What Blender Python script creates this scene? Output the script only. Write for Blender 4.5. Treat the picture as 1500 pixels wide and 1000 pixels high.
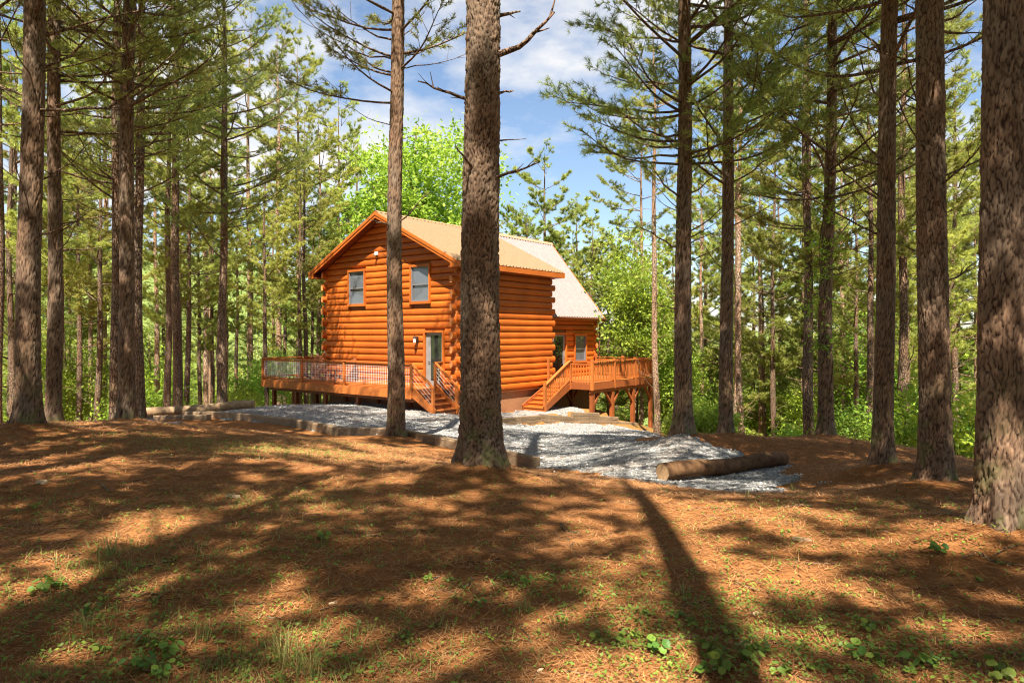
import bpy, math, random
import numpy as np
from mathutils import Vector

for o in list(bpy.data.objects): bpy.data.objects.remove(o)
scene = bpy.context.scene
C = scene.collection
R = math.radians
rng = np.random.default_rng(11)
random.seed(5)
SHSEED, TRZ = 22, 5.88
EYE = 1.5                                  # camera height above the ground it stands on

# ------------------------------------------------------------------ camera
cam_d = bpy.data.cameras.new("camera"); cam = bpy.data.objects.new("camera", cam_d); C.objects.link(cam)
cam.location = (0, 0, EYE); cam.rotation_euler = (R(90), 0, 0)
cam_d.lens = 24; cam_d.sensor_width = 36; cam_d.shift_y = -10/1500
cam_d.clip_start = 0.05; cam_d.clip_end = 5000
scene.camera = cam

# ------------------------------------------------------------------ sky and sun
SUN_EL, SUN_DX = 60.0, 0.10                # light travels away from the camera, slightly to the right
az = math.atan2(-SUN_DX, -1.0)             # horizontal direction towards the sun
sun_dir = Vector((math.cos(R(SUN_EL))*(-SUN_DX)/math.hypot(SUN_DX, 1), math.cos(R(SUN_EL))*(-1)/math.hypot(SUN_DX, 1), math.sin(R(SUN_EL))))
world = bpy.data.worlds.new("World"); scene.world = world; world.use_nodes = True
nt = world.node_tree; nt.nodes.clear()
def wn(t, **k):
    n = nt.nodes.new(t)
    for a, b in k.items(): setattr(n, a, b)
    return n
sky = wn('ShaderNodeTexSky', sky_type='NISHITA', sun_disc=False)
sky.sun_elevation = R(SUN_EL); sky.sun_rotation = math.atan2(sun_dir.x, sun_dir.y)
sky.air_density = 1.0; sky.dust_density = 0.6; sky.ozone_density = 1.4
bg1 = wn('ShaderNodeBackground'); bg1.inputs[1].default_value = 0.058
bg2 = wn('ShaderNodeBackground'); bg2.inputs[0].default_value = (1, 0.98, 0.96, 1); bg2.inputs[1].default_value = 0.32
tc = wn('ShaderNodeTexCoord'); mp = wn('ShaderNodeMapping'); mp.inputs['Scale'].default_value = (1.0, 1.0, 2.2); mp.inputs['Location'].default_value = (0.35, 0.1, 0.2)
cn = wn('ShaderNodeTexNoise'); cn.inputs['Scale'].default_value = 2.3; cn.inputs['Detail'].default_value = 9; cn.inputs['Roughness'].default_value = 0.58
cr = wn('ShaderNodeValToRGB'); cr.color_ramp.elements[0].position = 0.48; cr.color_ramp.elements[1].position = 0.63
mx = wn('ShaderNodeMixShader'); wo = wn('ShaderNodeOutputWorld')
L = nt.links.new
L(tc.outputs['Generated'], mp.inputs[0]); L(mp.outputs[0], cn.inputs['Vector']); L(cn.outputs['Fac'], cr.inputs[0])
L(sky.outputs[0], bg1.inputs[0]); L(cr.outputs[0], mx.inputs[0]); L(bg1.outputs[0], mx.inputs[1]); L(bg2.outputs[0], mx.inputs[2]); L(mx.outputs[0], wo.inputs[0])

sl = bpy.data.lights.new("sun", 'SUN'); sl.energy = 5.0; sl.angle = R(0.42); sl.color = (1.0, 0.93, 0.80)
so = bpy.data.objects.new("sun", sl); C.objects.link(so); so.location = (-3, -30, 60)
so.rotation_euler = sun_dir.to_track_quat('Z', 'Y').to_euler()

vs = scene.view_settings
scene.display_settings.display_device = 'sRGB'
vs.view_transform = 'Standard'; vs.look = 'None'; vs.gamma = 1; vs.exposure = 1.75; vs.use_curve_mapping = False
cy = scene.cycles
cy.use_denoising = True; cy.max_bounces = 6; cy.diffuse_bounces = 3; cy.glossy_bounces = 2; cy.transmission_bounces = 4; cy.transparent_max_bounces = 6
cy.sample_clamp_indirect = 6.0; cy.filter_width = 1.1

# ------------------------------------------------------------------ helpers
class MB:
    """collects shapes; build() links them as one mesh object"""
    def __init__(s): s.v = []; s.f3 = []; s.f4 = []; s.n = 0; s.a = []; s.m3 = []; s.m4 = []
    def add(s, v, f3=None, f4=None, attr=None, mi=0):
        v = np.asarray(v, dtype=np.float64).reshape(-1, 3)
        if f3 is not None and len(f3): s.f3.append(np.asarray(f3, dtype=np.int64).reshape(-1, 3)+s.n); s.m3.append(np.full(len(s.f3[-1]), mi))
        if f4 is not None and len(f4): s.f4.append(np.asarray(f4, dtype=np.int64).reshape(-1, 4)+s.n); s.m4.append(np.full(len(s.f4[-1]), mi))
        s.v.append(v); s.a.append(np.zeros(len(v)) if attr is None else np.broadcast_to(np.asarray(attr, dtype=float), (len(v),)))
        s.n += len(v); return s
    def box(s, lo, hi, mi=0, M=None):
        (x0, y0, z0), (x1, y1, z1) = lo, hi
        v = np.array([(x, y, z) for z in (z0, z1) for y in (y0, y1) for x in (x0, x1)], float)
        if M is not None: v = np.array([M @ Vector(p) for p in v])
        return s.add(v, f4=[(0, 2, 3, 1), (4, 5, 7, 6), (0, 1, 5, 4), (2, 6, 7, 3), (0, 4, 6, 2), (1, 3, 7, 5)], mi=mi)
    def bar(s, p, q, w, h, up=(0, 0, 1), mi=0):
        """box beam from p to q, w wide and h high"""
        p = np.array(p, float); q = np.array(q, float); d = q-p; d /= np.linalg.norm(d)
        sd = np.cross(d, up); sd /= np.linalg.norm(sd); u = np.cross(sd, d)
        v = [c+sd*a*w/2+u*b*h/2 for c in (p, q) for (a, b) in ((-1, -1), (1, -1), (1, 1), (-1, 1))]
        return s.add(v, f4=[(0, 1, 2, 3), (7, 6, 5, 4), (0, 4, 5, 1), (1, 5, 6, 2), (2, 6, 7, 3), (3, 7, 4, 0)], mi=mi)
    def tube(s, pts, rad, n=6, attr=0.0, mi=0, cap=True):
        P = np.asarray(pts, float); K = len(P); rad = np.broadcast_to(np.asarray(rad, float), (K,))
        T = np.gradient(P, axis=0); T /= np.linalg.norm(T, axis=1)[:, None]+1e-9
        ref = np.array([0, 0, 1.0]) if abs(T[0, 2]) < .8 else np.array([1.0, 0, 0])
        A = np.cross(T, ref); A /= np.linalg.norm(A, axis=1)[:, None]+1e-9; B = np.cross(T, A)
        th = np.linspace(0, 2*np.pi, n, endpoint=False)
        V = P[:, None]+rad[:, None, None]*(np.cos(th)[None, :, None]*A[:, None]+np.sin(th)[None, :, None]*B[:, None])
        i = np.arange(K-1)[:, None]*n; j = np.arange(n)[None]; jn = (j+1) % n
        F = np.stack([i+j, i+jn, i+n+jn, i+n+j], -1).reshape(-1, 4)
        base = s.n; s.add(V.reshape(-1, 3), f4=F, attr=attr, mi=mi)
        if cap:
            c = np.array([P[0], P[-1]]); k = s.n-base
            f = [(k, (q+1) % n, q) for q in range(n)]+[(k+1, (K-1)*n+q, (K-1)*n+(q+1) % n) for q in range(n)]
            s.v.append(c); s.a.append(np.full(2, attr)); s.n += 2
            s.f3.append(np.array(f)+base); s.m3.append(np.full(len(f), mi))
        return s
    def mesh(s, name, mats, smooth=False):
        me = bpy.data.meshes.new(name)
        V = np.concatenate(s.v).astype(np.float32)
        f3 = np.concatenate(s.f3) if s.f3 else np.zeros((0, 3), int); f4 = np.concatenate(s.f4) if s.f4 else np.zeros((0, 4), int)
        me.vertices.add(len(V)); me.vertices.foreach_set('co', V.ravel())
        nl = len(f3)*3+len(f4)*4; me.loops.add(nl); me.loops.foreach_set('vertex_index', np.concatenate([f3.ravel(), f4.ravel()]).astype(np.int32))
        npoly = len(f3)+len(f4); me.polygons.add(npoly)
        st = np.concatenate([np.arange(len(f3))*3, len(f3)*3+np.arange(len(f4))*4]).astype(np.int32)
        me.polygons.foreach_set('loop_start', st)
        if smooth: me.polygons.foreach_set('use_smooth', np.ones(npoly, bool))
        else: me.polygons.foreach_set('use_smooth', np.zeros(npoly, bool))
        mi = np.concatenate([np.concatenate(s.m3) if s.m3 else np.zeros(0, int), np.concatenate(s.m4) if s.m4 else np.zeros(0, int)]).astype(np.int32)
        me.polygons.foreach_set('material_index', mi)
        at = me.attributes.new('tint', 'FLOAT', 'POINT'); at.data.foreach_set('value', np.concatenate(s.a).astype(np.float32))
        me.update(calc_edges=True); me.validate()
        for m in (mats if isinstance(mats, (list, tuple)) else [mats]): me.materials.append(m)
        return me
    def build(s, name, mats, parent=None, smooth=False): return link(name, s.mesh(name, mats, smooth), parent)

def link(name, me, parent=None):
    o = bpy.data.objects.new(name, me); C.objects.link(o)
    if parent is not None: o.parent = parent
    return o
def tag(o, label=None, cat=None, group=None, kind=None):
    for k, v in (('label', label), ('category', cat), ('group', group), ('kind', kind)):
        if v: o[k] = v
    return o
def empty(name, loc, rz=0, label=None, cat=None, group=None):
    o = bpy.data.objects.new(name, None); C.objects.link(o); o.empty_display_size = .2
    o.location = loc; o.rotation_euler = (0, 0, rz); return tag(o, label, cat, group)
def copy_tree(o, parent=None):
    c = o.copy(); C.objects.link(c); c.parent = parent
    for ch in o.children: copy_tree(ch, c)
    return c
def nz(v): v = np.asarray(v, float); return v/(np.linalg.norm(v, axis=-1, keepdims=True)+1e-9)
def smooth(a, b, x): t = np.clip((x-a)/(b-a), 0, 1); return t*t*(3-2*t)

# ------------------------------------------------------------------ materials
def mat(name):
    m = bpy.data.materials.new(name); m.use_nodes = True
    return m, m.node_tree.nodes, m.node_tree.links.new, m.node_tree.nodes['Principled BSDF']
def ramp(N, stops, interp='LINEAR'):
    r = N.new('ShaderNodeValToRGB'); e = r.color_ramp.elements; r.color_ramp.interpolation = interp
    while len(e) < len(stops): e.new(0.5)
    for k, (p, c) in enumerate(stops): e[k].position = p; e[k].color = (*c, 1) if len(c) == 3 else c
    return r
def tex(N, Lk, kind, scale, stretch=(1, 1, 1), coord='Object', **kw):
    c = N.new('ShaderNodeTexCoord'); m = N.new('ShaderNodeMapping'); m.inputs['Scale'].default_value = stretch
    t = N.new(kind); t.inputs['Scale'].default_value = scale
    Lk(c.outputs[coord], m.inputs[0]); Lk(m.outputs[0], t.inputs['Vector'])
    for k, v in kw.items():
        if k in t.inputs: t.inputs[k].default_value = v
        else: setattr(t, k, v)
    return t
def mixc(N, Lk, fac, a, b, blend='MIX'):
    n = N.new('ShaderNodeMix'); n.data_type = 'RGBA'; n.blend_type = blend
    for sock, val in ((n.inputs[0], fac), (n.inputs[6], a), (n.inputs[7], b)):
        if isinstance(val, (int, float)): sock.default_value = val
        elif isinstance(val, tuple): sock.default_value = (*val, 1)
        else: Lk(val, sock)
    return n.outputs[2]
def bump(N, Lk, h, strength, dist, bs):
    b = N.new('ShaderNodeBump'); b.inputs['Strength'].default_value = strength; b.inputs['Distance'].default_value = dist
    Lk(h, b.inputs['Height']); Lk(b.outputs[0], bs.inputs['Normal'])

def bark_mat(name, near, pale=0.0):
    m, N, Lk, bs = mat(name)
    n1 = tex(N, Lk, 'ShaderNodeTexNoise', 3.0, (1, 1, .35), Detail=6)
    n2 = tex(N, Lk, 'ShaderNodeTexNoise', 45, (1, 1, .22), Detail=5, Roughness=.7)
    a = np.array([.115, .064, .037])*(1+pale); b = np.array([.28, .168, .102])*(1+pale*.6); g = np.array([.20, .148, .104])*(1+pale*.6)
    c1 = ramp(N, [(.3, tuple(a)), (.62, tuple(b))]); Lk(n2.outputs['Fac'], c1.inputs[0])
    c2 = mixc(N, Lk, n1.outputs['Fac'], c1.outputs[0], tuple(g))
    ri = ramp(N, [(.42, (0, 0, 0)), (.66, (1, 1, 1))]); Lk(n1.outputs['Fac'], ri.inputs[0])
    c2 = mixc(N, Lk, ri.outputs[0], c1.outputs[0], tuple(g))
    if near:
        at = N.new('ShaderNodeAttribute'); at.attribute_name = 'tint'; h = at.outputs['Fac']
    else:
        v = tex(N, Lk, 'ShaderNodeTexVoronoi', 20, (1, 1, .3), feature='DISTANCE_TO_EDGE')
        rr = ramp(N, [(.0, (0, 0, 0)), (.14, (1, 1, 1))]); Lk(v.outputs['Distance'], rr.inputs[0]); h = rr.outputs[0]
    col = mixc(N, Lk, h, (.040, .021, .013), c2)
    # moss towards the foot, in patches
    geo = N.new('ShaderNodeNewGeometry'); nm = tex(N, Lk, 'ShaderNodeTexNoise', 5, Detail=5)
    tcn = N.new('ShaderNodeTexCoord'); sp = N.new('ShaderNodeSeparateXYZ'); Lk(tcn.outputs['Object'], sp.inputs[0])
    mh = ramp(N, [(.0, (1, 1, 1)), (.55, (0, 0, 0))])
    mm = N.new('ShaderNodeMath'); mm.operation = 'MULTIPLY'; mm.inputs[1].default_value = .45; Lk(sp.outputs['Z'], mm.inputs[0]); Lk(mm.outputs[0], mh.inputs[0])
    mr = ramp(N, [(.48, (0, 0, 0)), (.68, (.75, .75, .75))]); Lk(nm.outputs['Fac'], mr.inputs[0])
    m2 = N.new('ShaderNodeMath'); m2.operation = 'MULTIPLY'; Lk(mh.outputs[0], m2.inputs[0]); Lk(mr.outputs[0], m2.inputs[1])
    col = mixc(N, Lk, m2.outputs[0], col, (.13, .15, .045))
    Lk(col, bs.inputs['Base Color']); bs.inputs['Roughness'].default_value = .92; bs.inputs['Specular IOR Level'].default_value = .2
    if near: bump(N, Lk, n2.outputs['Fac'], .8, .012, bs)
    else:
        ad = N.new('ShaderNodeMath'); ad.operation = 'MULTIPLY_ADD'; ad.inputs[1].default_value = .4; Lk(n2.outputs['Fac'], ad.inputs[0]); Lk(h, ad.inputs[2])
        bump(N, Lk, ad.outputs[0], .9, .02, bs)
    return m
def leaf_mat(name, dark, light, trans=.35, rough=.55, hue=.05):
    m, N, Lk, bs = mat(name)
    at = N.new('ShaderNodeAttribute'); at.attribute_name = 'tint'
    oi = N.new('ShaderNodeObjectInfo')
    r = ramp(N, [(0, dark), (1, light)]); Lk(at.outputs['Fac'], r.inputs[0])
    hs = N.new('ShaderNodeHueSaturation'); mr = N.new('ShaderNodeMapRange'); mr.inputs[3].default_value = .5-hue*.6; mr.inputs[4].default_value = .5+hue*.4
    Lk(oi.outputs['Random'], mr.inputs[0]); Lk(mr.outputs[0], hs.inputs['Hue'])
    mv = N.new('ShaderNodeMapRange'); mv.inputs[3].default_value = .78; mv.inputs[4].default_value = 1.22
    fr = N.new('ShaderNodeMath'); fr.operation = 'FRACT'; ml = N.new('ShaderNodeMath'); ml.operation = 'MULTIPLY'; ml.inputs[1].default_value = 7.31
    Lk(oi.outputs['Random'], ml.inputs[0]); Lk(ml.outputs[0], fr.inputs[0]); Lk(fr.outputs[0], mv.inputs[0]); Lk(mv.outputs[0], hs.inputs['Value'])
    Lk(r.outputs[0], hs.inputs['Color'])
    Lk(hs.outputs[0], bs.inputs['Base Color']); bs.inputs['Roughness'].default_value = rough; bs.inputs['Specular IOR Level'].default_value = .3
    tr = N.new('ShaderNodeBsdfTranslucent'); Lk(hs.outputs[0], tr.inputs[0])
    mx = N.new('ShaderNodeMixShader'); mx.inputs[0].default_value = trans
    Lk(bs.outputs[0], mx.inputs[1]); Lk(tr.outputs[0], mx.inputs[2]); Lk(mx.outputs[0], N['Material Output'].inputs[0])
    return m
def wood_mat(name, a, b, rough=.5, grain=(2, 30, 30), spec=.35, bstr=.25):
    m, N, Lk, bs = mat(name)
    n = tex(N, Lk, 'ShaderNodeTexNoise', 1.6, grain, Detail=6, Roughness=.65)
    n2 = tex(N, Lk, 'ShaderNodeTexNoise', .9, Detail=3)
    oi = N.new('ShaderNodeObjectInfo')
    r = ramp(N, [(.3, a), (.7, b)]); Lk(n.outputs['Fac'], r.inputs[0])
    hs = N.new('ShaderNodeHueSaturation'); mr = N.new('ShaderNodeMapRange'); mr.inputs[3].default_value = .78; mr.inputs[4].default_value = 1.16
    Lk(oi.outputs['Random'], mr.inputs[0]); Lk(mr.outputs[0], hs.inputs['Value']); Lk(r.outputs[0], hs.inputs['Color'])
    rr = ramp(N, [(.3, (.82, .82, .82)), (.7, (1.1, 1.1, 1.1))]); Lk(n2.outputs['Fac'], rr.inputs[0])
    Lk(mixc(N, Lk, 1.0, hs.outputs[0], rr.outputs[0], 'MULTIPLY'), bs.inputs['Base Color'])
    bs.inputs['Roughness'].default_value = rough; bs.inputs['Specular IOR Level'].default_value = spec
    bump(N, Lk, n.outputs['Fac'], bstr, .01, bs)
    return m
def plain(name, col, rough=.5, metal=0, spec=.5):
    m, N, Lk, bs = mat(name)
    n = tex(N, Lk, 'ShaderNodeTexNoise', 9, Detail=4)
    r = ramp(N, [(.3, tuple(x*.86 for x in col)), (.7, tuple(min(1, x*1.1) for x in col))]); Lk(n.outputs['Fac'], r.inputs[0]); Lk(r.outputs[0], bs.inputs['Base Color'])
    bs.inputs['Roughness'].default_value = rough; bs.inputs['Metallic'].default_value = metal; bs.inputs['Specular IOR Level'].default_value = spec
    return m

M = {}
M['bark_near'] = bark_mat('bark_near', True, .08); M['bark'] = bark_mat('bark', False, -.05); M['bark_pale_sunlit'] = bark_mat('bark_pale_sunlit', False, 1.4)  # lightest bark paints sunlight onto far pines; broadleaf trunks share it
M['needle'] = leaf_mat('pine_needle', (.155, .215, .058), (.48, .515, .12), .52, .5, .04)
M['needle_far'] = leaf_mat('pine_needle_far', (.18, .235, .056), (.55, .58, .13), .55, .55, .05)
M['leaf'] = leaf_mat('broad_leaf', (.12, .23, .028), (.40, .53, .06), .5, .5, .05)
M['weed'] = leaf_mat('weed_leaf', (.10, .19, .03), (.30, .40, .06), .35, .5, .05)
M['grass'] = leaf_mat('grass_blade', (.12, .16, .04), (.34, .34, .10), .3, .6, .05)
M['litter'] = leaf_mat('pine_straw', (.14, .050, .017), (.50, .25, .10), .12, .75, .02)
M['log'] = wood_mat('stained_log', (.37, .076, .008), (.52, .125, .014), .45)
M['log_y'] = wood_mat('stained_log_side', (.37, .076, .008), (.52, .125, .014), .45, (30, 2, 30))
M['log_end'] = wood_mat('log_end_grain', (.52, .17, .05), (.66, .26, .09), .7, (9, 9, 9))
M['trim'] = wood_mat('stained_trim', (.40, .092, .011), (.50, .135, .018), .5, (8, 8, 8))
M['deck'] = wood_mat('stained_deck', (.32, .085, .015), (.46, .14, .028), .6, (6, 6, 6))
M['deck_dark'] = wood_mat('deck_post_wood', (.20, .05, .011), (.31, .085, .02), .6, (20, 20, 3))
M['timber'] = wood_mat('landscape_timber', (.16, .10, .055), (.33, .23, .14), .85, (5, 5, 25), .2, .6)
M['foundation'] = plain('painted_foundation', (.34, .155, .075), .8, 0, .2)
M['roof_tan'] = plain('roof_metal_tan', (.27, .175, .098), .45, .0, .5)
M['roof_sky_sheen'] = plain('roof_metal_sky_sheen', (.26, .225, .215), .5, .0, .5)  # same tan metal as the front; reflected sky is painted into this colour
M['roof_cap'] = plain('roof_cap_metal', (.52, .22, .10), .5, .0, .4)
M['frame'] = plain('window_frame_grey', (.16, .15, .16), .5)
M['doorgrey'] = plain('door_paint_grey', (.22, .21, .205), .5)
M['white'] = plain('white_fitting', (.8, .78, .74), .4)
M['wire'] = plain('white_wire', (.62, .60, .58), .5)
M['dark'] = plain('dark_interior', (.02, .018, .016), .9)
M['metal_dark'] = plain('dark_metal', (.05, .04, .035), .45, .6)
M['copper'] = plain('brown_gutter', (.16, .06, .03), .5, .2)
def glass(name, col):
    m, N, Lk, bs = mat(name); bs.inputs['Base Color'].default_value = (*col, 1); bs.inputs['Roughness'].default_value = .04; bs.inputs['Specular IOR Level'].default_value = .9
    n = tex(N, Lk, 'ShaderNodeTexNoise', 1.5, Detail=2); bump(N, Lk, n.outputs['Fac'], .06, .05, bs); return m
M['glass'] = glass('window_glass', (.10, .11, .125)); M['glass_dark'] = glass('door_glass', (.02, .022, .02))

# ground
def ground_mat():
    m, N, Lk, bs = mat('pine_straw_ground')
    big = tex(N, Lk, 'ShaderNodeTexNoise', .55, Detail=5, Roughness=.6)
    mid = tex(N, Lk, 'ShaderNodeTexNoise', 5.5, Detail=8, Roughness=.68)
    f1 = tex(N, Lk, 'ShaderNodeTexNoise', 26, (3.2, .45, 1), Detail=4, Roughness=.7)
    f2 = tex(N, Lk, 'ShaderNodeTexNoise', 26, (.45, 3.2, 1), Detail=4, Roughness=.7)
    sel = tex(N, Lk, 'ShaderNodeTexNoise', 7, Detail=2)
    fs = mixc(N, Lk, sel.outputs['Fac'], f1.outputs['Color'], f2.outputs['Color'])
    bw = N.new('ShaderNodeRGBToBW'); Lk(fs, bw.inputs[0])
    c = ramp(N, [(.32, (.068, .024, .009)), (.48, (.245, .093, .029)), (.66, (.45, .21, .076))]); Lk(bw.outputs[0], c.inputs[0])
    c2 = ramp(N, [(.3, (.08, .028, .010)), (.55, (.28, .115, .037)), (.75, (.44, .22, .083))]); Lk(mid.outputs['Fac'], c2.inputs[0])
    col = mixc(N, Lk, .5, c.outputs[0], c2.outputs[0])
    gm = ramp(N, [(.56, (0, 0, 0)), (.78, (.28, .28, .28))]); Lk(big.outputs['Fac'], gm.inputs[0])
    gf = N.new('ShaderNodeMath'); gf.operation = 'MULTIPLY'; Lk(gm.outputs[0], gf.inputs[0])
    gr = ramp(N, [(.4, (.3, .3, .3)), (.6, (1, 1, 1))]); Lk(mid.outputs['Fac'], gr.inputs[0]); Lk(gr.outputs[0], gf.inputs[1])
    col = mixc(N, Lk, gf.outputs[0], col, (.15, .16, .05))
    # beyond the clearing the floor is leaf mould and herbs
    tcn = N.new('ShaderNodeTexCoord'); sp = N.new('ShaderNodeVectorMath'); sp.operation = 'LENGTH'; Lk(tcn.outputs['Object'], sp.inputs[0])
    far = N.new('ShaderNodeMapRange'); far.inputs[1].default_value = 24; far.inputs[2].default_value = 60; Lk(sp.outputs['Value'], far.inputs[0])
    col = mixc(N, Lk, far.outputs[0], col, (.13, .17, .045))
    Lk(col, bs.inputs['Base Color']); bs.inputs['Roughness'].default_value = .95; bs.inputs['Specular IOR Level'].default_value = .1
    ad = N.new('ShaderNodeMath'); ad.operation = 'MULTIPLY_ADD'; ad.inputs[1].default_value = .7; Lk(mid.outputs['Fac'], ad.inputs[0]); Lk(bw.outputs[0], ad.inputs[2])
    bump(N, Lk, ad.outputs[0], .9, .035, bs)
    return m
def gravel_mat():
    m, N, Lk, bs = mat('gravel')
    v = tex(N, Lk, 'ShaderNodeTexVoronoi', 26)
    n = tex(N, Lk, 'ShaderNodeTexNoise', .9, Detail=6)
    r = ramp(N, [(.0, (.10, .098, .097)), (.5, (.235, .228, .218)), (1, (.46, .44, .405))]); Lk(v.outputs['Color'], r.inputs[0])
    e = tex(N, Lk, 'ShaderNodeTexVoronoi', 26, feature='DISTANCE_TO_EDGE')
    d = ramp(N, [(.5, (0, 0, 0)), (.70, (.55, .55, .55))]); Lk(n.outputs['Fac'], d.inputs[0])
    Lk(mixc(N, Lk, d.outputs[0], r.outputs[0], (.30, .20, .13)), bs.inputs['Base Color']); bs.inputs['Roughness'].default_value = .9
    bump(N, Lk, e.outputs['Distance'], 1.0, .05, bs); return m
M['ground'] = ground_mat(); M['gravel'] = gravel_mat()
ms, N_, L_, b_ = mat('gravel_stone'); a_ = N_.new('ShaderNodeAttribute'); a_.attribute_name = 'tint'
r_ = ramp(N_, [(0, (.11, .108, .106)), (.6, (.26, .252, .24)), (1, (.52, .49, .45))]); L_(a_.outputs['Fac'], r_.inputs[0]); L_(r_.outputs[0], b_.inputs['Base Color']); b_.inputs['Roughness'].default_value = .85
M['stone'] = ms

# ------------------------------------------------------------------ terrain (heights relative to the eye)
TH = R(-38.4); NX = np.array([math.cos(TH), math.sin(TH)]); TY = np.array([-math.sin(TH), math.cos(TH)])   # cabin axes: out of the side wall, along it
CORNER = np.array([-2.22, 27.1]); FLOOR = -2.12
def H2W(x, y): return CORNER+NX*x+TY*y
CP = [(0, 0, -1.5), (-3, 2, -1.5), (3, 2, -1.5), (0, 5, -1.54), (3.4, 4.75, -1.45), (4.4, 7.1, -1.6), (-4, 5, -1.45), (-.36, 8.05, -1.66), (5.1, 9.4, -1.9), (-7.1, 10, -1.4),
      (-9.4, 14, -1.93), (-7.9, 14, -1.88), (-2.77, 16.3, -2.5), (.4, 13.4, -2.62), (3.5, 14, -2.12), (4.7, 15, -2.3), (6.9, 15, -2.25), (2.3, 10.4, -2.26), (4.6, 11.6, -2.3), (4.2, 9.2, -2.08),
      (1.6, 15, -2.62), (-6, 18, -2.55), (-10.5, 20, -2.62), (-11.5, 24, -2.78), (-9, 28, -2.92), (-4.5, 24.5, -2.95), (-2.9, 25.2, -2.97), (-2.9, 20, -2.9), (0, 20, -3.0), (1, 17.5, -2.8), (1.3, 26.6, -3.62), (3.9, 29.3, -3.95), (6.2, 31.6, -4.4),
      (4, 22, -3.3), (5.7, 26, -3.8), (7.3, 34, -4.75), (5, 39, -5.2), (-2, 32, -3.45), (-6, 33, -3.4), (-10, 36, -4),
      (-13.5, 15, -2.5), (-20, 20, -5), (-16.5, 26, -4.2), (-15, 33, -5), (-20, 42, -9), (-10, 47, -8.5), (0, 50, -9.5), (11, 42, -8.5), (12, 31, -7), (13, 23, -5.6), (11, 18, -3.6), (9, 14, -2.5), (7.8, 10, -1.95), (9, 6, -1.75), (13, 10, -3), (19, 15, -6.5),
      (-12, 7, -1.4), (-20, 6, -2.2), (-26, 15, -6.5), (0, -10, -1.4), (10, -10, -1.6), (-10, -10, -1.3), (22, -5, -3), (-22, -8, -1.8), (0, -30, -2), (30, -25, -4), (-30, -25, -2),
      (-35, 55, -13), (0, 75, -14), (35, 55, -13), (45, 25, -12), (-45, 25, -11), (55, 0, -9), (-55, 0, -6)]
CP = np.array(CP, float)
def tps(r2): return .5*r2*np.log(r2+1e-9)
_n = len(CP); _d2 = ((CP[:, None, :2]-CP[None, :, :2])**2).sum(-1)
_A = np.zeros((_n+3, _n+3)); _A[:_n, :_n] = tps(_d2)+np.eye(_n)*.25; _A[:_n, _n] = 1; _A[:_n, _n+1:] = CP[:, :2]; _A[_n, :_n] = 1; _A[_n+1:, :_n] = CP[:, :2].T
_W = np.linalg.solve(_A, np.concatenate([CP[:, 2], np.zeros(3)]))
_S = np.random.default_rng(3); _KF = [(_S.uniform(7, 24), _S.uniform(0, 6.28), _S.uniform(0, 6.28)) for _ in range(16)]; _K = [(_S.uniform(.35, 2.6), _S.uniform(0, 6.28), _S.uniform(0, 6.28)) for _ in range(14)]
MOUNDS = []
def ground_z(x, y):
    x = np.asarray(x, float); y = np.asarray(y, float); sh = np.broadcast(x, y).shape
    X = np.broadcast_to(x, sh).ravel(); Y = np.broadcast_to(y, sh).ravel(); out = np.empty(X.size)
    for i in range(0, X.size, 20000):
        a = X[i:i+20000]; b = Y[i:i+20000]
        d2 = (a[:, None]-CP[None, :, 0])**2+(b[:, None]-CP[None, :, 1])**2
        out[i:i+20000] = tps(d2) @ _W[:_n]+_W[_n]+_W[_n+1]*a+_W[_n+2]*b
    r = np.hypot(X, Y-15)
    out = np.clip(out, -16, -1.2)
    far = -15+44*np.exp(-(((X+150)/120)**2+((Y-330)/110)**2))+40*np.exp(-(((X+330)/150)**2+((Y-380)/140)**2))+26*smooth(300, 900, r)*(.6+.4*np.sin(X/170+1)*np.cos(Y/210))
    k = smooth(45, 100, r); out = out*(1-k)+far*k
    nse = np.zeros_like(X)
    for f, p, q in _K: nse += np.sin(X*f*math.cos(p)+Y*f*math.sin(p)+q)/(f+.6)
    out += nse*.022*(1-smooth(60, 120, r))
    nf = np.zeros_like(X)
    for f, p, q in _KF: nf += np.sin(X*f*math.cos(p)+Y*f*math.sin(p)+q+1.3*np.sin(X*1.7+Y*1.1+p))*7/f
    out += nf*.0042*(1-smooth(9, 11.5, Y))*smooth(-9, -4, Y)
    hx = (X-CORNER[0])*NX[0]+(Y-CORNER[1])*NX[1]; hy = (X-CORNER[0])*TY[0]+(Y-CORNER[1])*TY[1]
    land = smooth(2.42, 2.2, hx)*smooth(-1, 0.4, hy)*smooth(9, 7, hy)*smooth(-.6, 0, hx)          # levelled landing beside the side wall
    out = out*(1-land)+(-3.36)*land
    for (mx_, my_, h, w) in MOUNDS: out += h*np.exp(-((X-mx_)**2+(Y-my_)**2)/w**2)
    return (out+EYE).reshape(sh)
def gz(x, y): return float(ground_z(x, y))

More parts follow.
